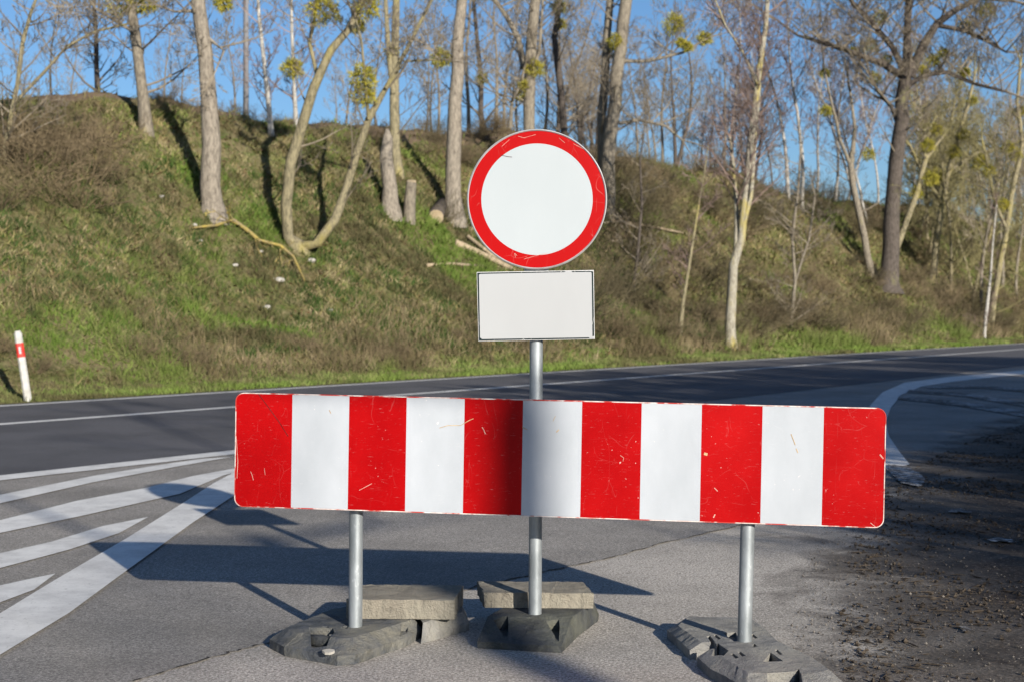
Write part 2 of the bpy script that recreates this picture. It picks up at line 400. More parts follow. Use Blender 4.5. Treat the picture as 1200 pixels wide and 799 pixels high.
b = MB()
def strip_u(u, wd, s0, s1, z=.0125, step=4.0):
    n = max(2, int((s1 - s0) / step))
    for i in range(n):
        a = s0 + (s1 - s0) * i / n; c = s0 + (s1 - s0) * (i + 1) / n
        b.quad(*[(*xy(uu, sss), z) for uu, sss in ((u - wd / 2, a), (u - wd / 2, c), (u + wd / 2, c), (u + wd / 2, a))][::-1])
strip_u(0.0, .22, -40, 220)
strip_u(-3.35, .24, -40, 220)
def s_of(x, y): g = G(x, y); return us(g.x, g.y)
s3 = s_of(300, 531)[1]
strip_u(-8.85, .34, -30, s_of(560, 498)[1])
def poly(px, z=.0125): b.quad(*[(*G(x, y).xy, z) for x, y in px])
# chevrons of the left traffic island and its broad edge line
poly([(-300, 655), (0, 581), (110, 558.5), (182, 546.5), (235, 538.5), (270, 536.5), (200, 549), (110, 566), (0, 591), (-300, 668)])
poly([(-300, 695), (0, 611), (90, 588), (170, 573), (225, 559), (290, 547), (290, 551), (262, 558), (210, 580), (150, 593.5), (95, 606), (0, 626), (-300, 718)])
poly([(-300, 750), (0, 650), (60, 636.5), (120, 618), (174, 607), (140, 626), (80, 646), (0, 667.5), (-300, 786)])
poly([(-300, 820), (0, 688), (36, 680), (65, 674), (40, 693), (0, 708), (-300, 862)])
poly([(-600, 1045), (0, 722), (60, 685), (150, 632), (210, 594), (250, 568), (300, 541), (330, 541), (290, 572), (225, 615), (150, 670), (80, 722), (0, 771), (-600, 1150)], .0165)
for f in range(len(b.f)): pass
mk = b.build('road_marking', M['paint']); tag(mk, kind='structure')
# hooked line of the right-hand island
b = MB()
outer = [(1330, 416), (1200, 434), (1110, 442), (1060, 448.5), (1034, 460), (1020, 475), (1012, 495), (1012, 515), (1024, 535), (1040, 552)]
inner = [(1330, 420.5), (1200, 438.5), (1120, 447), (1080, 453), (1056, 463), (1044, 478), (1038, 495), (1042, 512), (1054, 530), (1066, 545)]
for i in range(len(outer) - 1):
    b.quad(*[(*G(x, y).xy, .0125) for x, y in (outer[i], outer[i + 1], inner[i + 1], inner[i])], mi=0)
for pl in ([(1054, 464), (1120, 470), (1200, 482), (1300, 499), (1300, 507), (1200, 489), (1120, 475.5), (1052, 468)],
           [(1066, 457), (1130, 461), (1200, 472), (1300, 487), (1300, 494), (1200, 477), (1130, 465), (1062, 460)],
           [(1085, 453.5), (1150, 452), (1200, 456), (1300, 465), (1300, 469), (1200, 459.5), (1150, 455), (1085, 455.5)],
           [(1040, 545), (1064, 548), (1085, 562), (1078, 572), (1056, 567), (1043, 556)], [(1113, 599), (1126, 598), (1138, 600), (1137, 603), (1124, 602), (1112, 602)],
           [(1161, 633), (1175, 632), (1186, 634), (1187, 638), (1172, 637), (1162, 637)], [(1125, 738), (1135, 737), (1134, 742), (1126, 742)]):
    q = [G(x, y) for x, y in pl]; jq = []
    for i in range(len(q)):
        a, c = q[i], q[(i + 1) % len(q)]; k = max(2, min(14, int((c - a).length / .035)))
        for j in range(k): jq.append((*(a.lerp(c, j / k) + Vector((rng.gauss(0, .012), rng.gauss(0, .02), 0))).xy, .0165))
    b.quad(*jq, mi=1)
o = b.build('road_marking', [M['paint'], M['paint_worn']]); tag(o, kind='structure')
for o_ in (mk, o):
    bm = bmesh.new(); bm.from_mesh(o_.data)
    for f in bm.faces:
        f.normal_update()
        if f.normal.z < 0: f.normal_flip()
    bm.to_mesh(o_.data); bm.free()

# ------------------------------------------------------------------ grass (nobody could count it)
def blades(name, n, urange, srange, hh, wd, mat, seed, ugamma=1.0, clump=None, near=1.6, lean=.5, maskfn=None, label=''):
    r = np.random.default_rng(seed)
    s = r.uniform(0, 1, n); a, c = srange
    s = a + (c - a) * s ** near
    u = urange[0] + (urange[1] - urange[0]) * r.uniform(0, 1, n) ** ugamma
    if clump:
        k = clump; nc = n // k; s = np.repeat(s[:nc], k); u = np.repeat(u[:nc], k)
        rad = np.repeat(r.uniform(.06, .22, nc), k)
        s = s + r.normal(0, 1, len(s)) * rad; u = u + r.normal(0, 1, len(u)) * rad
    if maskfn is not None:
        keep = maskfn(u, s, r); u = u[keep]; s = s[keep]
    kk = ~((u > 13.4) & (s < 62) & (r.uniform(0, 1, len(u)) < .88)); u = u[kk]; s = s[kk]
    n = len(u)
    X = s * DX - (U0 + u) * 0.831; Y = s * DY + (U0 + u) * 0.556; Z = height(u, s) - 0.02
    dist = np.hypot(X, Y); g = np.clip(dist / 35, .8, 2.2)
    h = r.uniform(hh[0], hh[1], n) * g ** .5; ww = wd * g * r.uniform(.6, 1.3, n)
    th = r.uniform(0, 6.283, n); lx = r.normal(0, lean, n) * h; ly = r.normal(0, lean, n) * h
    P = np.zeros((n, 3, 3))
    P[:, 0] = np.stack([X - np.cos(th) * ww, Y - np.sin(th) * ww, Z], -1)
    P[:, 1] = np.stack([X + np.cos(th) * ww, Y + np.sin(th) * ww, Z], -1)
    P[:, 2] = np.stack([X + lx, Y + ly, Z + h], -1)
    me = bpy.data.meshes.new(name); me.vertices.add(n * 3); me.vertices.foreach_set('co', P.reshape(-1))
    me.loops.add(n * 3); me.loops.foreach_set('vertex_index', np.arange(n * 3)); me.polygons.add(n)
    me.polygons.foreach_set('loop_start', np.arange(n) * 3); me.polygons.foreach_set('loop_total', np.full(n, 3)); me.update(calc_edges=True)
    me.materials.append(mat); o = bpy.data.objects.new(name, me); COL.objects.link(o)
    return tag(o, label, 'grass', kind='stuff')
def patchmask(th):
    def f(u, s, r):
        q = np.sin(s * .9 + 1.7 * np.sin(u * .7)) + np.sin(u * 1.3 - s * .35 + 1.1) + .7 * np.sin(s * 2.3 + u * 1.7)
        return q + r.normal(0, .5, len(u)) > th
    return f
blades('dry_grass', 190000, (2.2, 16.5), (2, 130), (.06, .24), .022, M['dry'], 1, near=1.5, lean=.9, maskfn=patchmask(-1.4), label='straw-coloured dead grass covering the embankment')
blades('straw_tuft', 70000, (2.6, 14), (2, 90), (.06, .2), .016, M['straw'], 8, clump=18, near=1.4, lean=.9, label='bleached straw tufts scattered over the embankment')
blades('leaf_litter', 60000, (2.4, 16), (2, 120), (.02, .07), .06, M['litter'], 9, clump=9, near=1.5, lean=1.5, label='brown dead leaves and twigs on the embankment')
blades('green_grass', 110000, (3.2, 14), (2, 130), (.05, .16), .022, M['green'], 2, near=1.5, lean=.7, maskfn=patchmask(.3), label='short fresh green grass in patches on the embankment')
blades('grass_tuft', 70000, (3.0, 10.5), (4, 50), (.08, .26), .018, M['tuft'], 3, clump=26, near=1.0, lean=.5, label='dark green grass tufts dotted over the lower embankment')
blades('verge_grass', 90000, (.65, 2.7), (0, 130), (.04, .15), .018, M['verge'], 4, near=1.5, lean=.5, label='green grass verge along the far road edge')
blades('dead_stalks', 34000, (2.1, 5.2), (14, 130), (.12, .65), .009, M['stalk'], 5, near=1.3, ugamma=1.6, lean=.5, maskfn=patchmask(-.2), label='brown dead weed stalks at the foot of the embankment')

# gravel on the dirty side of the junction
def gravel():
    r = random.Random(5); b = MB()
    k = 0
    while k < 9000:
        Y = 5.0 + 16 * r.random() ** 1.6; X = .9 + .016 * Y * Y + r.expovariate(.6) - .3
        if X > .45 * Y: k += .2; continue
        k += 1
        sz = .0022 + .0055 * r.random() ** 4; c = Vector((X, Y, sz * .3 + .004)); base = len(b.v)
        dirs = [(1, 0, 0), (-1, 0, 0), (0, 1, 0), (0, -1, 0), (0, 0, 1), (0, 0, -1)]
        for d in dirs: b.v.append(tuple(c + Vector(d) * sz * r.uniform(.6, 1.3)))
        for f in ((0, 2, 4), (2, 1, 4), (1, 3, 4), (3, 0, 4), (2, 0, 5), (1, 2, 5), (3, 1, 5), (0, 3, 5)): b.f.append(tuple(base + i for i in f)); b.m.append(0)
    m = noisy('gravel_mix', (.05, .045, .04), (.20, .18, .16), 40, bump=0, lo=.42, hi=.62)
    o = b.build('gravel', m); tag(o, 'loose grit and small stones on the dirty right side', 'gravel', kind='stuff')
gravel()
def clods():
    r = random.Random(15); b = MB(); k = 0
    while k < 9000:
        Y = 5.0 + 15 * r.random() ** 1.4; X = 1.3 + .0165 * Y * Y + r.expovariate(.45) - .5
        if X > .42 * Y: k += .2; continue
        if math.sin(X * 3.1 + Y * 1.7) + math.sin(X * 1.3 - Y * 2.9) + r.gauss(0, .6) < -.1: k += .05; continue
        k += 1
        sz = .004 + .013 * r.random() ** 3; c = Vector((X, Y, sz * .25 + .004)); base = len(b.v); th = r.uniform(0, 3.14); st = r.choice((1, 1, 1, 3.5))
        for d in [(1, 0, 0), (-1, 0, 0), (0, 1, 0), (0, -1, 0), (0, 0, 1), (0, 0, -1)]:
            q = Vector((d[0] * st, d[1] / st ** .5, d[2] * .7 / st ** .5)) * sz * r.uniform(.6, 1.3); b.v.append((c.x + q.x * math.cos(th) - q.y * math.sin(th), c.y + q.x * math.sin(th) + q.y * math.cos(th), c.z + q.z))
        for f in ((0, 2, 4), (2, 1, 4), (1, 3, 4), (3, 0, 4), (2, 0, 5), (1, 2, 5), (3, 1, 5), (0, 3, 5)): b.f.append(tuple(base + i for i in f)); b.m.append(0)
    o = b.build('dirt_clods', noisy('clods', (.016, .012, .009), (.085, .066, .048), 25, bump=0)); tag(o, 'dark brown soil crumbs and twig bits on the right shoulder', 'dirt', kind='stuff')
clods()

# ------------------------------------------------------------------ trees
def rand_perp(d, r):
    while True:
        v = Vector((r.gauss(0, 1), r.gauss(0, 1), r.gauss(0, 1))); v = v - d * v.dot(d)
        if v.length > .1: return v.normalized()
def grow(b, p, d, L, r0, lev, R, up=.12, wob=.18, nch=(6, 5, 3), rmin=.006, bare=.25):
    n = 5 if lev == 0 else (4 if lev == 1 else 3)
    pts = [p.copy()]; dd = d.copy(); seg = L / n
    for i in range(n):
        dd = (dd + rand_perp(dd, R) * wob * R.uniform(.3, 1) + Vector((0, 0, up))).normalized(); pts.append(pts[-1] + dd * seg)
    rad = [max(rmin, r0 * (1 - .82 * i / n)) for i in range(n + 1)]
    b.tube(pts, rad, 5 if r0 > .03 else 3)
    if lev >= len(nch): return
    m = nch[lev]
    for k in range(m):
        t = bare + (1 - bare) * (k + R.random()) / m; t = min(t, .999); i = int(t * n); f = t * n - i
        q = pts[i].lerp(pts[i + 1], f); dl = (pts[i + 1] - pts[i]).normalized()
        ang = math.radians(R.uniform(28, 62)); cd = (dl * math.cos(ang) + rand_perp(dl, R) * math.sin(ang)).normalized()
        grow(b, q, cd, L * R.uniform(.35, .62) * (1.05 - .5 * t), max(rmin, r0 * (1 - .8 * t) * .55), lev + 1, R, up, wob, nch, rmin)
def mistle_mesh(b, c, rad, R, n=420):
    for i in range(n):
        v = Vector((R.gauss(0, 1), R.gauss(0, 1), R.gauss(0, 1))).normalized(); v.z *= .9
        q = c + v * rad * R.uniform(.15, 1.0) ** .5 * (1 + .25 * math.sin(v.x * 5 + v.z * 4))
        d = (v + rand_perp(v, R) * .8).normalized(); s = rand_perp(d, R); l = .15 * R.uniform(.6, 1.2); w_ = .014
        b.quad(q - s * w_, q + s * w_, q + d * l)
def densify(pts, step=.9):
    out = [pts[0]]
    for a, c in zip(pts, pts[1:]):
        n = max(1, int((c[0] - a[0]).length / step))
        for k in range(1, n + 1): t = k / n; out.append((a[0].lerp(c[0], t), a[1] * (1 - t) + c[1] * t))
    return out
def tree(label, limbs, bark='bark', twig='twig', Z=None, nb=16, bl=3.0, start=.35, mist=(), seed=1, group=None, name='bare_tree', cat='tree',
         nch=(5, 4, 3), rmin=.007, out=.9, upd=.35, extra_top=True):
    """limbs: polylines (x, y, width in px); first point of the first limb stands on the ground"""
    R = random.Random(seed)
    x0, y0, w0 = limbs[0][0]
    if Z is None:
        q = B(x0, y0); Z = q.y if q else 60.0
    base = W(x0, y0, Z); base.z = Hxy(base.x, base.y)
    root = empty(name, base, label, cat, group)
    tb = MB(); cb = MB()
    for li, lm in enumerate(limbs):
        dz = 0.0; P = []
        for i, (x, y, wd) in enumerate(lm):
            if i: dz += R.uniform(-.35, .35) * (1 if li else .4)
            q = W(x, y, Z + dz)
            if i == 0 and li == 0: q = base - Vector((0, 0, .3))
            P.append((q, wd / F * Z / 2))
        P = densify(P); pts = [p for p, r_ in P]; rad = [r_ for p, r_ in P]
        for i in range(1, len(pts) - 1): pts[i] = pts[i] + Vector((R.uniform(-1, 1), R.uniform(-1, 1), 0)) * rad[i] * .22
        if li == 0 and len(pts) > 2:
            gd = base; dv = (pts[1] - gd); pts = [pts[0], gd + dv * .12, gd + dv * .4] + pts[1:]; rad = [rad[0] * 1.6, rad[0] * 1.28, rad[0] * 1.06] + rad[1:]
        tb.tube(pts, rad, 9 if rad[0] > .08 else 6, jit=.06, rng=R)
        if nb:
            td = (pts[-1] - pts[-2]).normalized()
            for _k in range(2): grow(cb, pts[-1] - td * .05, (td + rand_perp(td, R) * .35).normalized(), bl * .6, max(rmin, rad[-1] * .9), 0, R, nch=nch, rmin=rmin, up=.05)
        n = len(pts); cnt = nb if li == 0 else max(5, int(nb * .7))
        st = start if li == 0 else .25
        for k in range(cnt):
            t = st + (1 - st) * (k + R.random()) / cnt; t = min(t, .999); i = min(n - 2, int(t * (n - 1)))
            q = pts[i].lerp(pts[i + 1], t * (n - 1) - i); th = R.uniform(0, 6.283)
            d = Vector((math.cos(th) * out, math.sin(th) * out, upd + R.uniform(-.2, .4))).normalized()
            L = bl * R.uniform(.55, 1.15) * (1.1 - .35 * t); r0 = min(rad[i] * .5, .012 * L + .008)
            grow(cb, q, d, L, r0, 0, R, nch=nch, rmin=rmin)
    tb.build('trunk', M[bark], root, smooth=True, off=base)
    cb.build('crown', M[twig], root, off=base)
    for (x, y, r) in mist:
        mb = MB(); c = W(x, y, Z + R.uniform(-.3, .3)); mistle_mesh(mb, c, r / F * Z, R, int(420 + 1600 * (r / F * Z) ** 2 * 2.2))
        mb.build('mistletoe', M['mistletoe'], root, off=base)
    return root

tree('straight grey trunk with yellow-green tuft high up, second large trunk from the left', [[(172, 157, 14), (165, 100, 12), (158, 40, 12), (152, 0, 11), (146, -90, 8)], [(158, 38, 5), (140, 28, 4), (112, 10, 3), (90, -20, 2)]],
     mist=[(142, 4, 17), (172, 6, 12), (158, -14, 18)], bl=2.6, nb=16, seed=2)
tree('thickest pale trunk on the left bank, leafless with a mistletoe ball beside it', [[(250, 252, 25), (247, 170, 22), (245, 110, 19), (240, 60, 18), (233, 10, 17), (226, -100, 12)], [(238, 40, 6), (262, 60, 3), (254, 80, 2)], [(232, 13, 5), (205, 14, 3), (180, 5, 2)]],
     bark='bark_pale', mist=[(262, 4, 9)], nb=9, bl=1.9, start=.62, seed=3)
tree('tree forking at its base into two crooked leaning limbs left of the round sign',
     [[(352, 296, 20), (338, 276, 13), (336, 240, 13), (342, 190, 13), (352, 150, 12), (366, 105, 12), (388, 60, 10), (412, 30, 9), (424, 0, 9), (440, -60, 6)],
      [(350, 290, 14), (372, 286, 12), (392, 258, 11), (405, 222, 10), (418, 180, 9), (432, 140, 8), (455, 100, 6), (478, 55, 5), (506, 0, 4), (520, -40, 3)],
      [(372, 90, 5), (362, 50, 5), (368, 28, 4), (372, 0, 3)], [(432, 140, 5), (428, 95, 4), (424, 50, 3), (416, 20, 3)], [(452, 104, 4), (475, 72, 3), (520, 70, 2)]],
     bark='bark_lichen', mist=[(380, 12, 20), (343, 80, 12), (426, 90, 16), (427, 112, 14), (430, 8, 16), (418, 30, 9)], nb=9, bl=2.0, start=.4, seed=4)
tree('weathered snag snapped off at head height with pale splintered top', [[(457, 250, 20), (456, 220, 18), (454, 185, 16), (453, 162, 12), (454, 152, 4)]], bark='bark_pale', nb=0, seed=5, name='tree_snag', cat='dead tree')
tree('slim double-stemmed grey tree standing behind the broken snag', [[(466, 205, 12), (462, 130, 12), (463, 60, 10), (464, 0, 8), (464, -80, 6)], [(461, 110, 7), (454, 50, 6), (452, 0, 5), (448, -60, 4)]], bark='bark_lichen', mist=[(460, 60, 8)], nb=12, bl=2.2, seed=6)
tree('straight bare trunk streaked with pale stripped bark just left of the round sign', [[(532, 258, 22), (531, 190, 18), (534, 120, 16), (537, 50, 14), (540, 0, 12), (543, -90, 9)], [(534, 70, 3), (522, 66, 2), (505, 58, 2)]], bark='bark_pale', mist=[(518, 68, 12)], nb=5, bl=1.6, start=.6, seed=7)
tree('trunk rising directly behind the round sign with forking limbs and mistletoe', [[(622, 240, 18), (620, 150, 14), (620, 90, 14), (624, 40, 13), (628, 0, 12), (630, -90, 9)], [(614, 80, 9), (607, 45, 7), (594, 20, 6), (576, -5, 5), (560, -40, 4)], [(622, 90, 5), (632, 60, 4), (636, 0, 3)], [(598, 150, 5), (600, 120, 4), (612, 95, 4)]],
     mist=[(613, 110, 9), (628, 80, 11), (614, 100, 6)], nb=14, bl=2.8, start=.45, seed=8)
tree('left and darker trunk of the tall pair behind the right of the round sign', [[(704, 235, 13), (705, 160, 11), (709, 80, 10), (715, 0, 9), (720, -80, 7)]], bark='bark', nb=14, bl=2.6, seed=9, mist=[(722, 60, 8)])
tree('right and thicker trunk of the tall pair behind the right of the round sign', [[(710, 250, 19), (713, 190, 17), (720, 120, 15), (727, 60, 15), (734, 0, 14), (742, -90, 10)], [(726, 145, 4), (750, 141, 4), (780, 148, 3), (800, 165, 2)], [(726, 72, 5), (760, 72, 4), (800, 62, 3), (830, 45, 2)]],
     mist=[(722, 48, 9), (790, 28, 13), (826, 45, 8), (806, 55, 6), (798, 50, 5)], nb=15, bl=3.0, seed=10)
tree('large dark old tree with wide spreading limbs on the right bank', [[(1040, 338, 25), (1044, 290, 20), (1048, 240, 18), (1052, 190, 17), (1056, 140, 17), (1061, 95, 15), (1064, 45, 9), (1065, 0, 9), (1067, -70, 6)],
      [(1061, 92, 9), (1035, 75, 8), (1000, 62, 6), (970, 52, 5), (935, 42, 3), (905, 20, 2)], [(1060, 85, 8), (1045, 55, 7), (1020, 25, 6), (1000, 5, 5), (985, -20, 4)],
      [(1066, 90, 12), (1082, 55, 11), (1098, 28, 9), (1120, 12, 7), (1150, -2, 5), (1190, 2, 3)], [(1064, 100, 7), (1085, 88, 6), (1110, 85, 5), (1140, 98, 4), (1180, 108, 3)],
      [(1054, 150, 6), (1045, 125, 5), (1030, 108, 4), (1018, 85, 3)], [(1098, 30, 6), (1130, 36, 5), (1160, 50, 4), (1180, 62, 2)]],
     bark='bark_dark', twig='twig', mist=[(1031, 21, 11), (1020, 54, 10), (1040, 70, 7), (1026, 92, 8), (968, 130, 7), (1105, 62, 6), (1000, 60, 5), (1131, 30, 8), (1156, 12, 11), (1094, 71, 8), (1083, 82, 5), (1132, 85, 5)], nb=24, bl=4.6, start=.40, seed=12, nch=(6, 5, 4), rmin=.011)
tree('pale lichened sapling leaning right out of the base of the dark old tree', [[(1034, 335, 9), (1048, 300, 8), (1062, 262, 7), (1075, 225, 7), (1085, 185, 6), (1105, 160, 3)], [(1085, 186, 4), (1080, 165, 3), (1090, 148, 2)]], bark='bark_lichen', twig='twig_olive', mist=[(1088, 170, 8), (1098, 152, 7), (1092, 210, 9), (1074, 226, 8)], nb=8, bl=1.9, seed=13)
tree('slender dark tree leaning left beside the dark old tree', [[(1022, 322, 10), (1012, 275, 8), (1003, 235, 8), (997, 195, 7), (1002, 150, 4), (995, 100, 3)], [(997, 195, 5), (985, 165, 4), (972, 110, 3), (966, 80, 2)]], bark='bark', mist=[(967, 86, 6), (1018, 181, 8)], nb=12, bl=2.6, seed=14)
tree('nearest birch with yellow lichened trunk at the foot of the right bank', [[(856, 407, 13), (857, 345, 12), (860, 310, 11), (868, 280, 10), (872, 240, 9), (876, 200, 8), (883, 140, 8), (890, 80, 7), (897, 30, 6), (900, -10, 5), (903, -60, 3)],
      [(869, 272, 6), (880, 230, 5), (884, 180, 5), (889, 120, 4), (893, 60, 3)], [(862, 300, 5), (863, 250, 5), (860, 200, 4), (855, 160, 3)], [(888, 100, 4), (870, 60, 3), (850, 30, 2), (838, 0, 2)]],
     bark='birch_lichen', twig='twig_birch', nb=26, bl=2.6, start=.45, seed=15, name='birch_tree', nch=(6, 4, 3), upd=.6, out=.75)
tree('short thin birch stem leaning right, just left of the lichened birch', [[(796, 397, 5), (801, 350, 4), (811, 290, 3.5), (819, 240, 2.5), (826, 200, 1.5), (830, 170, 1)]], bark='bark_lichen', twig='twig_birch', nb=18, bl=1.5, seed=16, name='birch_tree', upd=.5)
tree('thin white birch with dark-marked bark left of the forked tree', [[(318, 160, 6), (314, 120, 6), (309, 70, 5), (304, 20, 4), (300, -40, 3)]], bark='birch', twig='twig_birch', nb=14, bl=1.9, seed=17, name='birch_tree', upd=.6)
tree('thinnest white birch just behind the forked tree', [[(347, 150, 5), (345, 100, 4), (342, 40, 4), (341, -20, 3)]], bark='birch', twig='twig_birch', nb=14, bl=2.0, seed=18, name='birch_tree', mist=[(345, 76, 6)])
tree('small dark tree on the skyline between the left thicket and first trunk', [[(115, 118, 6), (113, 80, 6), (113, 40, 5), (110, 0, 4), (108, -40, 3)]], Z=44, bark='bark_dark', nb=18, bl=2.4, seed=19, start=.2)
tree('yellowish sapling at the far left edge bending to the right', [[(2, 190, 8), (12, 140, 6), (20, 100, 5), (27, 50, 5), (36, 15, 4), (50, -20, 3)], [(18, 120, 4), (52, 85, 4), (78, 55, 3), (110, 38, 3), (150, 28, 2)]], bark='bark_lichen', nb=16, bl=2.4, seed=20, start=.2)
tree('knotty thin tree left of the round sign on the skyline', [[(566, 175, 7), (563, 130, 6), (564, 95, 6), (560, 55, 5), (556, 10, 4), (552, -30, 3)]], Z=62, bark='bark_dark', mist=[(565, 92, 7)], nb=16, bl=3, seed=21, start=.2)
tree('dark wavy trunk on the skyline between the round sign and tall pair', [[(664, 180, 9), (660, 130, 8), (655, 85, 8), (650, 45, 7), (655, 0, 6), (656, -40, 4)]], Z=66, bark='bark_dark', mist=[(655, 8, 9), (657, 28, 6)], nb=18, bl=3.4, seed=22, start=.2)

tree('yellowish leaning tree full of mistletoe right of the dark old tree', [[(1092, 330, 9), (1098, 280, 8), (1108, 220, 7), (1120, 170, 6), (1135, 120, 4), (1142, 90, 3)], [(1104, 240, 5), (1080, 200, 4), (1066, 170, 3)], [(1112, 200, 5), (1145, 180, 4), (1185, 172, 3)]],
     bark='bark_lichen', twig='twig_olive', mist=[(1098, 205, 9), (1118, 178, 8), (1130, 158, 7), (1146, 192, 8), (1150, 186, 6), (1140, 118, 6), (1084, 202, 6), (1182, 172, 7)], nb=22, bl=2.6, seed=61, start=.2)
tree('crooked olive-barked tree at the right edge of the picture', [[(1160, 385, 8), (1168, 330, 7), (1180, 270, 7), (1188, 215, 6), (1198, 170, 5), (1192, 120, 4), (1196, 70, 3)], [(1180, 270, 4), (1165, 235, 4), (1158, 195, 3), (1150, 160, 2)]],
     bark='bark_lichen', twig='twig_olive', mist=[(1190, 180, 8), (1160, 200, 7), (1176, 240, 8), (1196, 130, 7)], nb=24, bl=2.4, seed=62, start=.15)
tree('slim pale sapling standing at the foot of the bank near the right edge', [[(1153, 397, 4), (1157, 360, 4), (1161, 325, 3), (1163, 290, 2), (1168, 240, 1.5)]], bark='birch', twig='twig_birch', nb=14, bl=1.2, seed=63, start=.3)
tree('thin twiggy sapling on the slope between the round sign and the leaning birch', [[(742, 340, 4), (748, 290, 3.5), (752, 240, 3), (750, 190, 2), (755, 150, 1.5)]], bark='bark_dark', nb=20, bl=1.7, seed=64, start=.15)
tree('twiggy multi-branched sapling right of the nearest birch', [[(925, 385, 5), (932, 330, 4), (928, 280, 3.5), (935, 225, 3), (938, 180, 2)], [(932, 330, 3), (948, 280, 3), (955, 230, 2)]], bark='bark', nb=22, bl=1.9, seed=65, start=.15)

# tall straight grey pole on the ridge
def ridge(x, u):                       # a place on the plateau seen above picture column x
    a = (x - CX) / F; Z = (U0 + u) / (0.556 - 0.831 * a); X = a * Z
    return Vector((X, Z, Hxy(X, Z)))
q = ridge(289, 18); e = empty('wooden_pole', q, 'tall straight grey wooden pole on the ridge against the sky', 'pole')
b = MB(); b.tube([q, q + Vector((.02, 0, 9))], [.11, .085], 10, True); b.build('shaft', M['wood_pole'], e, True, q)
b = MB(); b.box(q + Vector((.02, 0, 8.2)), (.5, .05, .05)); b.build('crossarm', M['wood_pole'], e, off=q)

# thin stand of trees on the ridge and the wood on the right: individual copies of five model trees
def proto(kind, seed):
    R = random.Random(seed); root = empty('bare_tree' if kind != 'birch' else 'birch_tree', (0, -500, 0), 'model', 'tree')
    tb = MB(); cb = MB(); Ht = {'birch': 13, 'thin': 11, 'wide': 12, 'olive': 10, 'shade': 11}[kind]
    stems = 1 if kind != 'wide' else 2
    if kind == 'birch': stems = R.choice((1, 2))
    for s_ in range(stems):
        n = 12; p = Vector((0, 0, -.3)); d = Vector((R.uniform(-.15, .15) * (1 + s_), R.uniform(-.15, .15) * (1 + s_), 1)).normalized(); pts = [p]
        for i in range(n): d = (d + rand_perp(d, R) * .09 + Vector((0, 0, .06))).normalized(); pts.append(pts[-1] + d * (Ht / n))
        r0 = {'birch': .11, 'thin': .11, 'wide': .17, 'olive': .10, 'shade': .2}[kind]
        rad = [r0 * (1.02 - .9 * i / n) for i in range(n + 1)]; tb.tube(pts, rad, 7, jit=.05, rng=R)
        nb = {'birch': 26, 'thin': 22, 'wide': 22, 'olive': 34, 'shade': 60}[kind]; st = {'birch': .3, 'thin': .3, 'wide': .25, 'olive': .08, 'shade': .07}[kind]
        for k in range(nb):
            t = min(.99, st + (1 - st) * (k + R.random()) / nb); i = int(t * n); q = pts[i].lerp(pts[i + 1], t * n - i); th = R.uniform(0, 6.283)
            o_ = {'birch': .55, 'thin': .8, 'wide': 1.0, 'olive': .9, 'shade': 1.0}[kind]
            d = Vector((math.cos(th) * o_, math.sin(th) * o_, R.uniform(.2, .9))).normalized()
            L = {'birch': 2.3, 'thin': 2.4, 'wide': 3.6, 'olive': 2.4, 'shade': 2.6}[kind] * R.uniform(.6, 1.2) * (1.2 - .6 * t)
            grow(cb, q, d, L, .012 * L, 0, R, nch=(6, 4, 2), rmin=.02 if kind == 'shade' else .009)
    bk = {'birch': 'birch', 'thin': 'bark', 'wide': 'bark_dark', 'olive': 'bark_lichen', 'shade': 'bark_dark'}[kind]
    tw = {'birch': 'twig_birch', 'thin': 'twig', 'wide': 'twig', 'olive': 'twig_olive', 'shade': 'twig'}[kind]
    tb.build('trunk', M[bk], root, True); cb.build('crown', M[tw], root)
    return root
P_birch = [proto('birch', 31), proto('birch', 32)]; P_thin = [proto('thin', 33), proto('thin', 34)]; P_wide = [proto('wide', 35), proto('wide', 38)]; P_ol = [proto('olive', 36), proto('olive', 37)]
used = set()
def put(pr, loc, rz, sc, label, group):
    loc = (loc[0], loc[1], Hxy(loc[0], loc[1]) if us(loc[0], loc[1])[0] > .4 else 0.0)
    if pr.name not in used:
        used.add(pr.name); pr.location = loc; pr.rotation_euler = (0, 0, rz); pr.scale = (sc,) * 3; pr['label'] = label; pr['group'] = group; return pr
    return copy_tree(pr, loc, rz, sc, label, group)
R = random.Random(77)
# ridge, behind the sign and up to the nearest birch
for x in (405, 498, 515, 548, 583, 590, 606, 640, 648, 672, 680, 690, 697, 745, 760, 775, 790, 808, 822, 840, 848, 868, 905, 440, 506, 597, 660, 728, 768, 800, 832, 880):
    q = ridge(x, R.uniform(15.5, 26)); put(R.choice(P_thin + P_thin + P_wide), q, R.uniform(0, 6), R.uniform(.6, .9), 'slim bare tree in the row along the ridge behind the signs', 'thin trees along the ridge')
for x in (30, 62, 85, 195, 215, 275, 395):
    q = ridge(x, R.uniform(17, 30)); put(R.choice(P_thin), q, R.uniform(0, 6), R.uniform(.3, .5), 'small bare tree just showing above the left ridge', 'small trees above the left ridge')
# white birches right of centre
for x in (855, 884, 926, 940, 955, 978, 990, 1008, 1018, 1030, 1072, 1084, 1098):
    q = ridge(x, R.uniform(11, 22)); put(R.choice(P_birch), q, R.uniform(0, 6), R.uniform(.85, 1.15), 'white-stemmed birch in the group around the dark old tree', 'birches on the right ridge')
for i in range(60):
    x = R.uniform(1065, 1260); u = R.uniform(3.5, 22); a = (x - CX) / F; q = ridge(x, u)
    if q.y > 150 or q.y < 0: continue
    put(R.choice(P_ol + P_ol + P_thin + P_birch[:1]), q, R.uniform(0, 6), R.uniform(.9, 1.3), 'leafless yellowish tree in the crowded wood at the right edge', 'trees of the wood at the right edge')
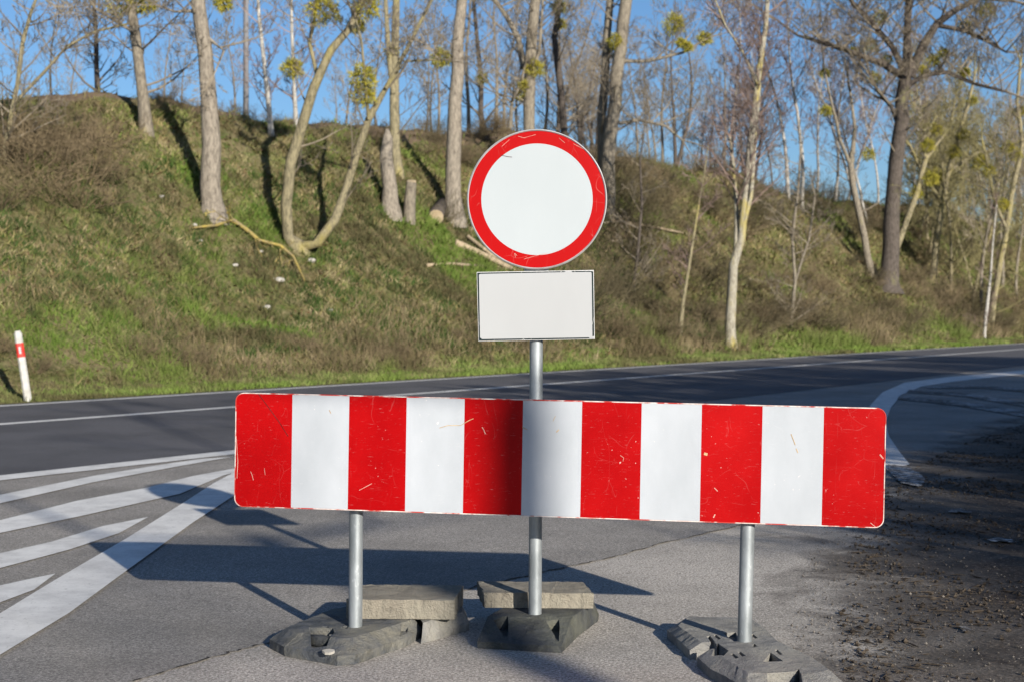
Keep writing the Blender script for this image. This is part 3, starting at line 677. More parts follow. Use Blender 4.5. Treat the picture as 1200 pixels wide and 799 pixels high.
# off to the right and behind the camera: the roadside trees whose shade falls on the junction
P_shade = [proto('shade', 41), proto('shade', 42)]
def roadside(across, along, sc, pr):   # along: distance back towards the sun from the line of the barrier
    x = across * .884 + along * .468; y = across * .468 - along * .884
    sc = min(sc, .344 * (along + 22.5 + .539 * across) * R.uniform(.75, 1.0) / 11.5) if pr in P_shade else sc
    if y > -6 and x - .37 * y < 4.4 * sc + .4: return
    put(pr, (x, y), R.uniform(0, 6), sc, 'bare roadside tree standing right of the junction', 'roadside trees beside the junction')
def barrier_shade_tree():              # the roadside tree whose trunk throws the soft dark band over the middle of the board
    RR = random.Random(90); x, y = 2.90 * .884 + 12.4 * .468, 2.90 * .468 - 12.4 * .884
    root = empty('bare_tree', (x, y, 0), 'bare roadside tree with a straight trunk forking high up, behind the viewer', 'tree'); tb = MB(); cb = MB()
    tb.tube([Vector((0, 0, h)) for h in (-.2, 2, 4, 6, 7.1, 7.45)], [.22, .18, .15, .135, .12, .05], 12)
    ac = Vector((.884, .468, 0))
    for sg, rr_, L in ((1.3, .055, 6), (-1.2, .05, 6), (2.2, .03, 5)):
        p = Vector((0, 0, 7.27)); pts = [p, p + ac * sg * .75 + Vector((0, 0, .22)), p + ac * sg * 1.2 + Vector((0, 0, 2.0)), p + ac * sg * 1.7 + Vector((0, 0, L))]
        tb.tube(pts, [rr_, rr_ * .8, rr_ * .6, rr_ * .3], 8)
        for k in range(9): q = pts[2].lerp(pts[3], k / 9); grow(cb, q, (ac * RR.uniform(-1, 1) + Vector((RR.uniform(-.5, .5), RR.uniform(-.5, .5), .5))).normalized(), RR.uniform(1, 2), .02, 0, RR, nch=(5, 4), rmin=.008)
    tb.build('trunk', M['bark'], root, True); cb.build('crown', M['twig'], root)
barrier_shade_tree()
for ac, al, sc in ((10.6, 8, .7), (11.6, 12, .85), (12.6, 6, .7), (13.6, 10, .85), (15, 14, 1.0), (15.5, 8, .9), (17, 11, 1.0), (17.6, 6.5, .85), (19, 9, .95), (19.5, 13, 1.1), (21, 7.5, .95), (21.8, 11, 1.05), (23.5, 9, 1.0), (25, 12, 1.1), (26.5, 9, 1.1), (28.5, 11, 1.1), (31, 9, 1.1), (14, 18, 1.1), (18, 17, 1.2), (22, 17, 1.2), (26, 17, 1.2), (30, 16, 1.3), (34, 12, 1.2), (12.5, 22, 1.1), (20, 23, 1.3), (24, 22, 1.3)):
    roadside(ac, al, sc, R.choice(P_shade))
for i in range(58):
    roadside(R.uniform(11.5, 40), R.uniform(-18, 5), R.uniform(1.1, 1.5), R.choice(P_shade))
roadside(7.6, 4.0, .55, P_wide[0]); roadside(8.8, 0.5, .6, P_shade[0]); roadside(7.9, 9, .75, P_wide[1]); roadside(10.2, 3.5, .6, P_shade[1])
for ac, al, sc in ((7.5, 38, 1.2), (0.2, 40, 1.3), (-2.5, 46, 1.4), (9.5, 28, 1.0), (5.0, 50, 1.4), (11, 34, 1.2)): roadside(ac, al, sc, P_wide[1])

# ------------------------------------------------------------------ brushwood
def bush(seed, mat, n=26, h=1.3, spread=.9, lv=(5, 4)):
    R = random.Random(seed); b = MB()
    for i in range(n):
        th = R.uniform(0, 6.283); rr = R.uniform(0, .5) * spread
        d = Vector((math.cos(th) * spread, math.sin(th) * spread, R.uniform(.4, 1.3))).normalized()
        grow(b, Vector((math.cos(th) * rr, math.sin(th) * rr, -.05)), d, h * R.uniform(.6, 1.15), .012, 0, R, up=.03, wob=.3, nch=lv, rmin=.0042, bare=.15)
    o = b.build('bush', M[mat]); tag(o, 'model', 'bush'); return o
PB = [bush(51, 'brush'), bush(52, 'brush', 34, 1.0, 1.2), bush(53, 'brush_dark', 30, 1.4, 1.0), bush(54, 'brush_dark', 36, 1.1, 1.3)]
def putb(i, loc, sc, label, group, rz=None, sz=None):
    o = PB[i]
    if o.name in used: o = o.copy(); COL.objects.link(o)
    else: used.add(o.name)
    o.location = (loc[0], loc[1], Hxy(loc[0], loc[1])); o.rotation_euler = (0, 0, R.uniform(0, 6)); o.scale = (sc, sc, (sz or sc)); o['label'] = label; o['group'] = group
def bu(u, s): X, Y = xy(u, s); return (X, Y)
for i in range(16):                    # thicket on the left
    g = B(R.uniform(-10, 140), R.uniform(165, 250)); putb(R.choice((0, 1)), g, R.uniform(.7, 1.25), 'leafless brown bush of the thicket on the upper left bank', 'bushes of the left thicket')
for i in range(84):                    # toe of the bank
    s_ = 38 + 90 * R.random() ** 1.1; u = 3.0 + R.expovariate(.5); putb(R.choice((0, 1, 2, 3)), bu(u, s_), R.uniform(.55, 1.15), 'brown leafless bush at the foot of the bank beyond the road', 'low bushes at the foot of the bank')
for i in range(14):
    s_ = 14 + 26 * R.random(); u = 2.6 + R.random() * 1.4; putb(R.choice((0, 1)), bu(u, s_), R.uniform(.3, .55), 'small brown bush at the foot of the left bank', 'small bushes at the foot of the left bank')
for i in range(58):                    # along the crest
    x = R.uniform(690, 1130); u = R.uniform(9.5, 15.5); q = ridge(x, u); putb(R.choice((2, 3, 2, 0)), q, R.uniform(.8, 1.45), 'dark leafless bush in the dense brush on the right ridge', 'dense brush on the right ridge')
for i in range(26):
    x = R.uniform(400, 700); u = R.uniform(12, 16); q = ridge(x, u); putb(R.choice((0, 1, 2)), q, R.uniform(.5, 1.0), 'leafless bush on the ridge behind the round sign', 'bushes on the middle ridge')
for i in range(18):
    x = R.uniform(150, 400); u = R.uniform(12.5, 16); q = ridge(x, u); putb(R.choice((0, 1)), q, R.uniform(.3, .6), 'low dry bush on the crest between the left trunks', 'low bushes on the left crest')
for i in range(34):
    x = R.uniform(1040, 1240); u = R.uniform(3, 12); q = ridge(x, u); putb(R.choice((1, 2, 3, 0)), q, R.uniform(.9, 1.7), 'leafless bush among the trees of the right-hand wood', 'undergrowth of the right-hand wood')
for x, y in ((700, 290), (715, 310), (735, 345), (690, 350), (750, 300), (770, 330), (780, 370), (650, 385), (790, 300), (825, 330), (835, 370), (900, 340), (940, 330), (975, 350), (990, 310), (960, 290), (1020, 365), (1080, 310), (740, 235), (760, 250), (735, 215), (775, 225), (720, 255), (700, 330), (720, 350), (745, 365), (680, 370), (905, 380), (880, 390), (930, 370), (965, 385), (1060, 335), (1010, 330), (1090, 345)):
    g = B(x, y); putb(R.choice((0, 2, 3)), g, R.uniform(.9, 1.4), 'brown leafless bush scattered on the slope right of the round sign', 'scattered bushes on the slope')

# ------------------------------------------------------------------ stump, logs, stones, fallen branch
g = B(480, 262); e = empty('tree_stump', g, 'short sawn stump with pale cut top beside the broken snag', 'stump')
Zs = g.y; b = MB(); P = [W(479, 264, Zs), W(480, 240, Zs), W(482, 214, Zs)]; b.tube(P, [.22, .19, .17], 10, False, .06); b.build('trunk', M['bark'], e, True, g)
b = MB(); b.tube([P[2] - Vector((0, 0, .02)), P[2] + Vector((0, -.02, .05))], [.165, .15], 10, True); b.build('cut_face', M['cutwood'], e, off=g)
def log(px, r, mat, label, name='log', cat='log', lift=.1, cut=False):
    pts = []
    for x, y in px:
        g = B(x, y); pts.append(g + Vector((0, -.05, lift)))
    o0 = pts[0]; e = empty(name, o0, label, cat)
    b = MB(); n = len(pts); b.tube(pts, [r * (1 - .35 * i / (n - 1)) for i in range(n)], 8, True, .08, random.Random(len(px) + int(px[0][0]))); b.build('trunk', M[mat], e, True, o0)
    if cut:
        d = (pts[0] - pts[1]).normalized(); b = MB(); b.tube([pts[0] - d * .01, pts[0] + d * .02], [r * .93, r * .9], 12, True); b.build('cut_face', M['cutwood'], e, off=o0)
    return e
log([(511, 262), (519, 244)], .28, 'bark_dark', 'short thick log with pale sawn end below the stripped trunk', lift=.2, cut=True)
log([(534, 288), (560, 299), (600, 318)], .13, 'deadwood', 'pale stripped log lying on the slope left of the blank plate', lift=.08)
log([(500, 313), (530, 311), (566, 314)], .06, 'deadwood', 'thin grey log lying level below the pale stripped log', lift=.04)
log([(548, 284), (575, 305), (590, 312)], .07, 'deadwood', 'slimmer pale log lying against the stripped log', lift=.2)
log([(716, 262), (760, 268), (800, 276)], .07, 'deadwood', 'thin pale log in the brush right of the round sign', lift=.1)
g0 = B(340, 300); Zb = g0.y
def air(x, y, l=.1): q = B(x, y); return q + Vector((0, -.15, l))
e = empty('fallen_branch', B(300, 290), 'fallen branch covered in yellow lichen below the forked tree', 'branch'); off = B(300, 290)
b = MB(); b.tube([air(228, 272), air(255, 269), air(275, 263), air(290, 274), air(305, 287), air(330, 297, .2), air(345, 310, .2), air(358, 334)], [.03, .05, .06, .065, .06, .05, .045, .02], 6); b.build('stem', M['yellow_lichen'], e, True, off)
b = MB(); Rr = random.Random(8)
for (x, y, x2, y2) in ((300, 285, 300, 305), (305, 287, 318, 300), (285, 270, 240, 266), (330, 297, 322, 310), (275, 263, 262, 258), (345, 310, 335, 316)):
    p = air(x, y); q = air(x2, y2, .25); grow(b, p, (q - p).normalized(), (q - p).length, .03, 0, Rr, up=0, nch=(3, 2), rmin=.01)
b.build('twigs', M['yellow_lichen'], e, off=off)
def stone(x, y, sz, label, mat='stone'):
    g = B(x, y); R2 = random.Random(int(x * 7 + y)); bm = bmesh.new(); bmesh.ops.create_icosphere(bm, subdivisions=2, radius=sz)
    for v in bm.verts: v.co = Vector((v.co.x * 1.3, v.co.y, v.co.z * .7)) * R2.uniform(.85, 1.15)
    me = bpy.data.meshes.new('stone'); bm.to_mesh(me); bm.free(); me.materials.append(M[mat]); o = bpy.data.objects.new('stone', me); COL.objects.link(o)
    o.location = g + Vector((0, -.03, sz * .3)); tag(o, label, 'stone')
for x, y, sz, lb in ((228, 265, .07, 'small white stone below the thick pale trunk'), (327, 330, .12, 'largest pale stone on the slope under the fallen branch'), (306, 296, .06, 'pale stone beside the middle of the fallen branch'),
                     (365, 307, .10, 'pale stone right of the tip of the fallen branch'), (276, 312, .07, 'pale stone left of the fallen branch tip'), (313, 362, .09, 'pale stone low on the slope above the board\'s left end'),
                     (190, 232, .07, 'white stone left of the thick pale trunk'), (387, 365, .07, 'small pale stone above the second white stripe'), (235, 283, .05, 'tiny pale stone above the slope\'s dark tufts')):
    stone(x, y, sz, lb)

# ------------------------------------------------------------------ delineator post
g = G(33, 470); Zp = g.y; e = empty('delineator_post', g, 'white leaning roadside marker post with red band at the left edge', 'marker post')
top = W(20.5, 388, Zp); ax = (top - g); Lp = ax.length; az = ax.normalized(); axx = Vector((1, .3, 0)); axx = (axx - az * axx.dot(az)).normalized(); ayy = az.cross(axx)
Rm = Matrix((axx, ayy, az)).transposed()
def prism(b, z0, z1, hw, hd, cham=True, mi=0):
    pr = [(-hw, -hd * .3), (-hw * .6, -hd), (hw * .6, -hd), (hw, -hd * .3), (hw, hd * .6), (-hw, hd * .6)]
    base = len(b.v)
    for z in (z0, z1):
        for x, y in pr: b.v.append(tuple(Rm @ Vector((x, y, z)) + (Vector((0, 0, 0)))))
    n = len(pr); b.f.append(tuple(base + i for i in range(n))[::-1]); b.f.append(tuple(base + n + i for i in range(n)))
    for i in range(n): b.f.append((base + i, base + (i + 1) % n, base + n + (i + 1) % n, base + n + i))
    b.m += [mi] * (n + 2)
b = MB(); prism(b, -.05, Lp * .63, .064, .045); prism(b, Lp * .83, Lp * .97, .064, .045); prism(b, Lp * .97, Lp * 1.0, .05, .035); b.build('post_body', M['post_white'], e)
b = MB(); prism(b, Lp * .63, Lp * .83, .0655, .0465); b.build('red_band', M['post_red'], e)
b = MB(); b.box(Rm @ Vector((-.005, -.049, Lp * .73)), (.018, .003, .06), Rm); b.build('reflector', M['sign_white'], e)

# ------------------------------------------------------------------ the striped barrier
def lerp(a, c, t): return a + (c - a) * t
PL = Vector((-1.222, 6.27)); PR = Vector((1.563, 5.95))
zl = CH - (458.6 - HOR) / F * 6.27, CH - (594.2 - HOR) / F * 6.27
zr = CH - (478.8 - HOR) / F * 5.95, CH - (618.0 - HOR) / F * 5.95
cen = Vector(((PL.x + PR.x) / 2, (PL.y + PR.y) / 2, (sum(zl) + sum(zr)) / 4))
dxv = Vector((PR.x - PL.x, PR.y - PL.y, (sum(zr) - sum(zl)) / 2)); LB = dxv.length; ex = dxv.normalized()
ey = Vector((-ex.y, ex.x, 0)).normalized(); ez = ex.cross(ey)
HB = ((zl[0] - zl[1]) + (zr[0] - zr[1])) / 2
RB = Matrix((ex, ey, ez)).transposed()
bar = empty('road_barrier', Vector((cen.x, cen.y, 0)), 'long red and white striped barrier board on two galvanised posts', 'barrier')
def rrect(hw, hh, r, n=6):
    P = []
    for cx, cz, a0 in ((hw - r, hh - r, 0), (-hw + r, hh - r, 90), (-hw + r, -hh + r, 180), (hw - r, -hh + r, 270)):
        for i in range(n + 1):
            a = math.radians(a0 + 90 * i / n); P.append((cx + r * math.cos(a), cz + r * math.sin(a)))
    return P
def extrude_xz(b, P, y0, y1, front=0, back=0, side=0):
    n = len(P); base = len(b.v)
    b.v += [(x, y0, z) for x, z in P] + [(x, y1, z) for x, z in P]
    b.f.append(tuple(base + i for i in range(n))); b.m.append(front)
    b.f.append(tuple(base + n + i for i in range(n))[::-1]); b.m.append(back)
    for i in range(n): b.f.append((base + (i + 1) % n, base + i, base + n + i, base + n + (i + 1) % n)); b.m.append(side)
b = MB(); extrude_xz(b, rrect(LB / 2 - .004, HB / 2 - .004, .034), -.002, .022, 0, 1, 1)
pan = b.build('board', [M['board'], M['rim']], bar); pan['label'] = 'striped panel, eleven red and white fields'
b = MB(); Po = rrect(LB / 2, HB / 2, .038); Pi = rrect(LB / 2 - .0035, HB / 2 - .0035, .0345); n = len(Po); base = 0
for P_, y in ((Po, -.004), (Pi, -.004), (Po, .024), (Pi, .024)): b.v += [(x, y, z) for x, z in P_]
for i in range(n):
    j = (i + 1) % n
    b.f += [(i, j, n + j, n + i), (j, i, 2 * n + i, 2 * n + j), (2 * n + j, 2 * n + i, 3 * n + i, 3 * n + j), (n + i, n + j, 3 * n + j, 3 * n + i)]; b.m += [0] * 4
M['edge'] = noisy('worn_board_edge', (.50, .34, .30), (.72, .68, .64), 22, c3=(.45, .04, .03), sc3=9, bump=0, p3=(.48, .56))
trim = b.build('edge_trim', M['edge'], bar)
# stiffening rails behind
b = MB()
for z in (-.15, .15): b.box((0, .034, z), (LB / 2 - .1, .010, .02))
rail = b.build('rail', M['galv'], bar)
def bpt(x, y):            # picture point -> local board x,z
    d = raydir(x, y); o_ = Vector((0, 0, CH)); t = (cen - o_).dot(ey) / d.dot(ey); q = o_ + d * t - cen
    return q.dot(ex), q.dot(ez)
strokes = []
def stroke(px, wd, mi=0, y=-.0032):
    b = MB(); strokes.append((b, mi))
    P = [bpt(*p) for p in px]
    for (x0, z0), (x1, z1) in zip(P, P[1:]):
        d = Vector((x1 - x0, z1 - z0)).normalized() * wd * .55; nx, nz = -d.y, d.x
        b.quad((x0 - nx, y, z0 - nz), (x1 - nx, y, z1 - nz), (x1 + nx, y, z1 + nz), (x0 + nx, y, z0 + nz))
stroke([(303, 461), (315, 477), (328, 495), (338, 511)], .0022, 1)  # thin dark diagonal line across the first red field
stroke([(515, 501), (525, 498), (540, 498), (550, 492), (555, 490)], .0022)
stroke([(927, 508), (932, 521)], .0028); stroke([(933, 525), (935, 530)], .003)
stroke([(565, 500), (567, 503), (569, 508)], .003, 2)
stroke([(386, 480), (388, 484)], .003); stroke([(612, 500), (618, 503)], .003); stroke([(652, 506), (655, 503)], .004); stroke([(648, 493), (651, 487)], .002)
stroke([(825, 531), (829, 532)], .010)
stroke([(727, 533), (731, 536), (730, 540)], .0018, 2)
stroke([(837, 571), (841, 575)], .003, 2); stroke([(836, 606), (838, 602)], .004, 2)
stroke([(1031, 532), (1035, 537)], .005, 2); stroke([(1020, 612), (1026, 617)], .002, 2)
stroke([(294, 552), (296, 557), (297, 562)], .002, 2); stroke([(421, 574), (436, 566)], .002, 2)
stroke([(310, 548), (311, 556)], .0012, 2); stroke([(277, 510), (279, 540), (278, 560)], .0022, 2)
M['chip'] = noisy('paint_chip', (.45, .16, .13), (.60, .40, .34), 20, bump=0)
sms = [M['scratch'], M['scratch_dark'], M['chip']]; so = [b_.build('scratch', sms[mi_], bar) for b_, mi_ in strokes]
for o in [pan, trim, rail] + so:
    o.matrix_local = Matrix.Translation((0, 0, cen.z)) @ RB.to_4x4()
def bary(x): # world Y behind board at world x
    return cen.y + (x - cen.x) * ex.y / ex.x
def pipe(xt, yt, xb, yb, Z, r, ztop, zbot, parent, off, name='post'):
    a = W(xt, yt, Z); c = W(xb, yb, Z); d = (a - c) / (a.z - c.z)
    p0 = c + d * (zbot - c.z); p1 = c + d * (ztop - c.z); b = MB(); b.tube([p0, p1], [r, r], 28, True); o = b.build(name, M['galv'], parent, True, off)
    m = o.modifiers.new('es', 'EDGE_SPLIT'); m.split_angle = math.radians(40); return o
boff = bar.location
pipe(417.3, 610, 416.5, 735, 6.29, .0305, zl[0] - .06, .015, bar, boff)
pipe(876.0, 620, 872.5, 750, 6.075, .0305, zr[0] - .06, .015, bar, boff)
for xx, Z_ in ((417, 6.29), (877, 6.075)):
    for yy in ((.36 * 458 + .64 * 485), 575):
        q = W(xx, yy + (22 if xx > 600 else 2), Z_); b = MB(); b.tube([q - Vector((0, 0, .02)), q + Vector((0, 0, .02))], [.036, .036], 20, True)
        b.box(q + Vector((0, -.03, 0)), (.05, .006, .018)); b.build('clamp', M['galv'], bar, off=boff)

# ------------------------------------------------------------------ the round sign and blank plate on their own post
ZS = 6.45; ZPOST = 6.50
tr_off = G(627, 718, .1); trf = empty('traffic_sign', Vector((W(627, 718, ZPOST).x, ZPOST, 0)), 'round white sign with red border above a blank white plate, on one post', 'road sign'); toff = trf.location
pipe(628.3, 440, 627, 715, ZPOST, .0302, CH - (165 - HOR) / F * ZPOST, .02, trf, toff)
sc0 = W(629.3, 234.0, ZS); rs = 82.0 / F * ZS
def ring_disc(name, r0, r1, y, mat, n=96, parent=trf):
    b = MB()
    if r0 == 0: b.v = [(r1 * math.cos(2 * math.pi * i / n), y, r1 * math.sin(2 * math.pi * i / n)) for i in range(n)]; b.f = [tuple(range(n))]; b.m = [0]
    else:
        for r in (r0, r1): b.v += [(r * math.cos(2 * math.pi * i / n), y, r * math.sin(2 * math.pi * i / n)) for i in range(n)]
        for i in range(n): b.f.append((i, (i + 1) % n, n + (i + 1) % n, n + i)); b.m.append(0)
        b.f = [f[::-1] for f in b.f]
    o = b.build(name, mat, parent); o.location = sc0 - toff; return o
b = MB(); n = 96; prof = [(.90, .020), (1.0, .024), (1.0, -.001), (.985, -.006), (.975, -.002), (.975, .003)]
for r, y in prof: b.v += [(rs * r * math.cos(2 * math.pi * i / n), y, rs * r * math.sin(2 * math.pi * i / n)) for i in range(n)]
for k in range(len(prof) - 1):
    for i in range(n): b.f.append((k * n + i, k * n + (i + 1) % n, (k + 1) * n + (i + 1) % n, (k + 1) * n + i)); b.m.append(0)
b.f.append(tuple((len(prof) - 1) * n + i for i in range(n))); b.m.append(0)
b.f.append(tuple(range(n))[::-1]); b.m.append(0)
o = b.build('round_panel', M['rim'], trf, False); o.location = sc0 - toff
ring_disc('red_border', rs * .795, rs * .972, -.0005, M['sign_red']); ring_disc('white_field', 0, rs * .795, -.0005, M['sign_white'])
def spt(x, y): q = W(x, y, ZS) - toff; return q
b = MB()
def sstroke(px, wd, mi=0):
    P = [W(x, y, ZS - .002) for x, y in px]
    for p, q in zip(P, P[1:]):
        d = (q - p).normalized(); nn = Vector((-d.z, 0, d.x)) * wd * .6; b.quad(p - nn, q - nn, q + nn, p + nn, mi=mi)
sstroke([(587, 182), (595, 184), (600, 184.5)], .0018, 0)
for px in ([(604, 302), (603, 297), (606, 300)], [(614, 304), (628, 300), (641, 297)], [(655, 162), (662, 168)], [(672, 169), (690, 178)], [(607, 160), (614, 162), (628, 158)], [(588, 172), (597, 164)]): sstroke(px, .0012, 1)
b.build('scratches', [M['scratch_dark'], M['chip']], trf, off=toff)
# plate
def quadbox(px, y0, y1, mat, name):
    P = [W(x, y, ZS) for x, y in px]; b = MB(); base = [Vector(p) - toff for p in P]
    b.v = [(p.x, p.y + y0, p.z) for p in base] + [(p.x, p.y + y1, p.z) for p in base]; n = len(px)
    b.f = [tuple(range(n))[::-1], tuple(range(n, 2 * n))] + [(i, (i + 1) % n, n + (i + 1) % n, n + i) for i in range(n)]; b.m = [0] * len(b.f)
    return b.build(name, mat, trf)
quadbox([(558.7, 319.2), (695.8, 316.8), (697.0, 397.3), (560.7, 399.8)], 0, .018, M['rim'], 'plate')
quadbox([(559.4, 319.9), (695.2, 317.6), (696.3, 396.7), (561.4, 399.1)], -.002, .002, M['plate_black'], 'plate_border')
quadbox([(561.2, 322.2), (563, 321.4), (661, 319.4), (664, 317.9), (669, 317.9), (671, 319.4), (692.6, 319.0), (693.3, 321), (694.2, 394.2), (696.3, 393.8), (696.3, 396.6), (691, 396.6), (690, 395.4), (565, 397.4), (562.6, 395.6)], -.004, -.001, M['plate_grey'], 'plate_face')
for yy in (190, 275, 331, 385):
    q = W(628.5, yy, ZPOST); b = MB(); b.tube([q - Vector((0, 0, .015)), q + Vector((0, 0, .015))], [.036, .036], 20, True)
    b.box(q + Vector((0, -.028, 0)), (.06, .008, .016)); b.build('clamp', M['galv'], trf, off=toff)
q = W(628.5, 315.5, ZS + .03); b = MB(); b.box(q, (.055, .006, .02)); b.build('bracket', M['galv'], trf, off=toff)

# ------------------------------------------------------------------ rubber footings and concrete slabs
def ngon_mesh(rings, name, mat, label, cat, seed=1, jit=.002, group=None, cuts=(), smooth=False, bev=.009, sub=.03):
    """rings: list of lists of (x,y,z) with equal count, bottom to top; capped both ends"""
    R = random.Random(seed); m = len(rings[0]); new = []
    for rg in rings:
        o_ = []
        for i in range(m):
            a = Vector(rg[i]); c = Vector(rg[(i + 1) % m]); k = max(2, int(sub and (Vector(rings[0][(i + 1) % m]) - Vector(rings[0][i])).length / sub))
            for j in range(k): o_.append(a.lerp(c, j / k) + Vector((R.gauss(0, jit), R.gauss(0, jit), R.gauss(0, jit * .5) if rg is not rings[0] else 0)))
        new.append(o_)
    n = len(new[0]); c0 = sum(new[0], Vector()) / n; c0.z = 0
    bm = bmesh.new(); vs = [[bm.verts.new(p - c0) for p in rg] for rg in new]
    for k in range(len(vs) - 1):
        for i in range(n): bm.faces.new((vs[k][i], vs[k][(i + 1) % n], vs[k + 1][(i + 1) % n], vs[k + 1][i]))
    bm.faces.new(vs[0][::-1]); bm.faces.new(vs[-1]); bmesh.ops.triangulate(bm, faces=[f for f in bm.faces if len(f.verts) > 4])
    bmesh.ops.recalc_face_normals(bm, faces=bm.faces[:])
    me = bpy.data.meshes.new(name); bm.to_mesh(me); bm.free(); me.materials.append(mat); o = bpy.data.objects.new(name, me); COL.objects.link(o); o.location = c0
    cutters = []
    for cc in cuts:     # cc: (polygon in world xy, z0, z1)
        cb = MB(); pg, z0, z1 = cc; nn = len(pg)
        cb.v = [(x - c0.x, y - c0.y, z0) for x, y in pg] + [(x - c0.x, y - c0.y, z1) for x, y in pg]
        cb.f = [tuple(range(nn))[::-1], tuple(range(nn, 2 * nn))] + [(i, (i + 1) % nn, nn + (i + 1) % nn, nn + i) for i in range(nn)]; cb.m = [0] * len(cb.f)
        co = cb.build('cut', mat); co.location = c0
        bm = bmesh.new(); bm.from_mesh(co.data); bmesh.ops.recalc_face_normals(bm, faces=bm.faces[:]); bm.to_mesh(co.data); bm.free()
        cutters.append(co); md = o.modifiers.new('b', 'BOOLEAN'); md.operation = 'DIFFERENCE'; md.solver = 'EXACT'; md.object = co
    if cutters:
        dg = bpy.context.evaluated_depsgraph_get(); me2 = bpy.data.meshes.new_from_object(o.evaluated_get(dg)); o.modifiers.clear(); o.data = me2; me2.name = name
        for c_ in cutters: bpy.data.objects.remove(c_, do_unlink=True)
    if bev: bevel(o, bev, 2, 30)
    tag(o, label, cat, group); return o
def foot(outline, top, inset, lip, **kw):
    c = Vector((sum(p[0] for p in outline) / len(outline), sum(p[1] for p in outline) / len(outline)))
    ins = inset if isinstance(inset, (list, tuple)) else [inset] * len(outline)
    b0 = [(x, y, .001) for x, y in outline]; b1 = [(x, y, lip) for x, y in outline]; b2 = []
    for (x, y), t in zip(outline, ins):
        d = (c - Vector((x, y))); b2.append((x + d.x / d.length * t, y + d.y / d.length * t, top))
    return ngon_mesh([b0, b1, b2], **kw)
def gz(x, y, z): q = G(x, y, z); return (q.x, q.y)
def pxpoly(px, z): return [gz(x, y, z) for x, y in px]
# left footing
foot([(-1.07, 6.25), (-.98, 6.10), (-.73, 5.93), (-.66, 5.95), (-.47, 6.28), (-.41, 6.47), (-.70, 6.84), (-.86, 6.76)], .088, [.07, .08, .13, .12, .07, .04, .08, .08], .040, name='post_footing',
     mat=M['rubber_a'], label='worn blue-grey moulded footing carrying the left post', cat='footing', seed=3, bev=.012, jit=.0018,
     cuts=[(pxpoly([(362, 738), (390, 739), (392, 744), (383, 753), (365, 752)], .075), .035, .2), (pxpoly([(470, 731), (478, 731), (476, 739), (468, 739)], .08), .05, .2), (pxpoly([(377, 733), (385, 733), (385, 735), (377, 735)], .088), .06, .2), (pxpoly([(400, 733), (408, 733), (407, 736), (400, 736)], .088), .06, .2)])
b = MB(); 
hb = W(362, 746, 6.16); hc = W(390, 749, 6.10); hb.z = hc.z = .055
fo = [o for o in bpy.data.objects if o.get('label', '').startswith('worn blue-grey')][0]
b = MB(); b.tube([hb, hb.lerp(hc, .5) + Vector((0, 0, .004)), hc], [.026, .029, .025], 14, True, .03); b.build('handle', M['rubber_b'], fo, True, fo.location)
for hx, hy, hr in ((390, 744, .010), (385, 762, .017)):
    q = G(hx, hy, .078 if hr < .015 else .062); b = MB(); nn = 9
    b.v = [(q.x - fo.location.x + hr * 1.5 * math.cos(6.283 * i / nn) * (1 + .2 * math.sin(i * 2.1)), q.y - fo.location.y + hr * math.sin(6.283 * i / nn), q.z + zz + .25 * hr * -math.sin(6.283 * i / nn) * -1) for zz in (-.01, .0005) for i in range(nn)]
    b.f = [tuple(range(nn, 2 * nn))] + [(i, (i + 1) % nn, nn + (i + 1) % nn, nn + i) for i in range(nn)]; b.m = [0] * (nn + 1); b.build('pale_smear', M['stone'], fo)
foot([(-.405, 6.33), (-.20, 6.60), (-.22, 6.80), (-.60, 6.90), (-.385, 6.50)], .086, [.05, .03, .03, .03, .03], .035, name='broken_footing', mat=M['rubber_c'], label='broken grey footing block under the thick slab by the left post', cat='footing', seed=5)
def slab(px_ft, Zf, zb, zt, depth, skew, label, seed):
    (x0, x1) = px_ft; a = W(x0, 700, Zf[0]).x; c = W(x1, 700, Zf[1]).x
    P = [(a, Zf[0]), (c, Zf[1]), (c + skew[1], Zf[1] + depth), (a + skew[0], Zf[0] + depth)]
    return ngon_mesh([[(x, y, zb) for x, y in P], [(x, y, zt) for x, y in P]], 'concrete_slab', M['slab'], label, 'slab', seed, .0022, bev=.005, sub=.02)
slab((405, 532), (6.44, 6.42), .090, .178, .36, (.04, .03), 'thick light concrete slab lying behind the left post', 21)
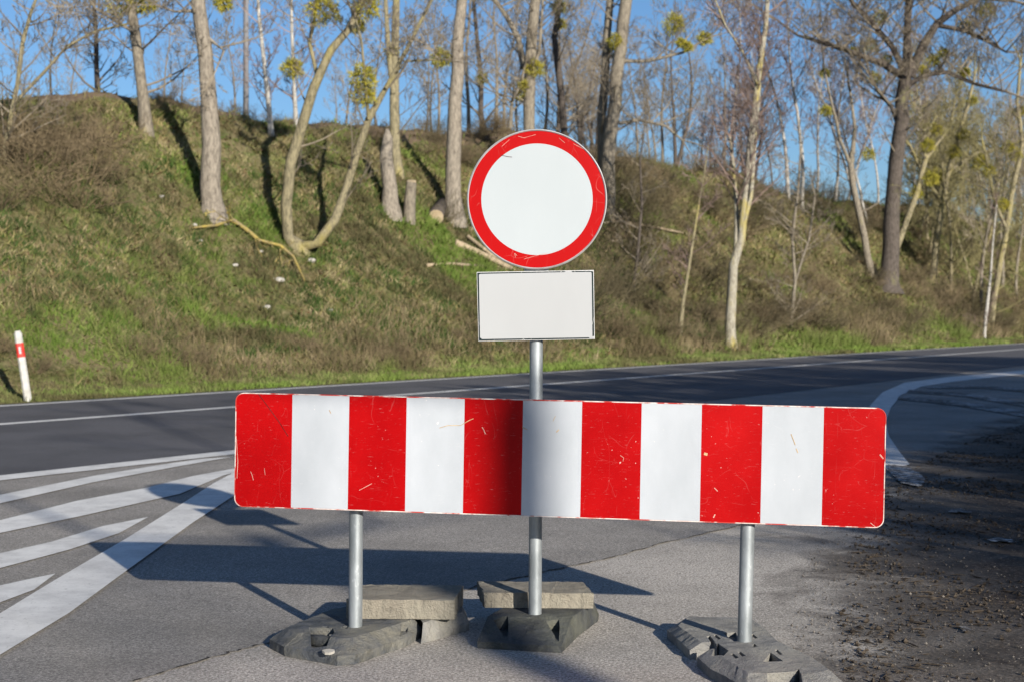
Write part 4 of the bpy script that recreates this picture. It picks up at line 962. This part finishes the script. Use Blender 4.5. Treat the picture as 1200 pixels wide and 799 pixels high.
# middle footing: long slope towards the camera
mf0 = [G(559.5, 759), G(658, 765), G(679, 744), G(701.5, 727), Vector((.40, 7.02, 0)), Vector((.03, 6.98, 0))]
mf2 = [G(572, 721.5, .1), G(671, 722, .1), G(677, 718, .1), G(696, 705, .1), Vector((.35, 6.95, .1)), Vector((.06, 6.92, .1))]
ngon_mesh([[(p.x, p.y, .001) for p in mf0], [(p.x, p.y, .030) for p in mf0], [tuple(p) for p in mf2]], 'post_footing', M['rubber_b'], 'dark sloping footing carrying the middle sign post', 'footing', 7, .0010,
     cuts=[(pxpoly([(578, 731), (595, 729), (596, 733), (593, 748), (591, 748), (589, 738)], .07), .042, .2), (pxpoly([(640, 732), (655, 731), (656, 735), (654, 750), (652, 750), (650, 740)], .07), .04, .2)])
slab((567, 695.5), (6.63, 6.61), .101, .172, .29, (-.035, -.035), 'flat grey concrete slab lying behind the middle sign post', 23)
# right footing
zt = .072
foot([(.705, 6.44), (.80, 6.62), (1.10, 6.58), (1.14, 6.33), (1.17, 6.12), (1.27, 5.74), (1.29, 5.50), (1.18, 5.42), (.90, 5.44), (.80, 5.72)], zt, [.07, .05, .03, .03, .05, .07, .09, .09, .09, .09], .040, name='post_footing', mat=M['rubber_c'],
     label='large grey moulded footing with square pockets carrying the right post', cat='footing', seed=9, jit=.0012,
     cuts=[(pxpoly(p, zt), z0, .2) for p, z0 in (([(841, 753), (854, 762), (848, 768), (834, 765)], .02), ([(903, 764), (918, 774), (894, 775)], .02), ([(899, 788), (931, 786), (936, 783), (941, 794), (900, 795)], .025),
            ([(828, 745), (832, 744), (838, 752), (834, 753)], .045), ([(836, 743.5), (839, 743), (845, 748), (842, 749)], .045), ([(856, 766), (859, 765), (866, 770), (862, 771)], .045), ([(864, 763), (868, 763), (874, 768), (870, 769)], .045),
            ([(880, 743), (883, 742.5), (888, 747), (885, 748)], .045), ([(908, 761), (911, 760.5), (917, 766), (914, 767)], .045), ([(847, 741), (862, 740), (867, 751), (860, 751)], .05), ([(882, 755), (884, 753.5), (888, 757), (883, 757.5)], .045))]
     + [([(.66, 6.02), (.86, 6.06), (.88, 5.94), (.66, 5.90)], -.05, .3)])
b = MB();
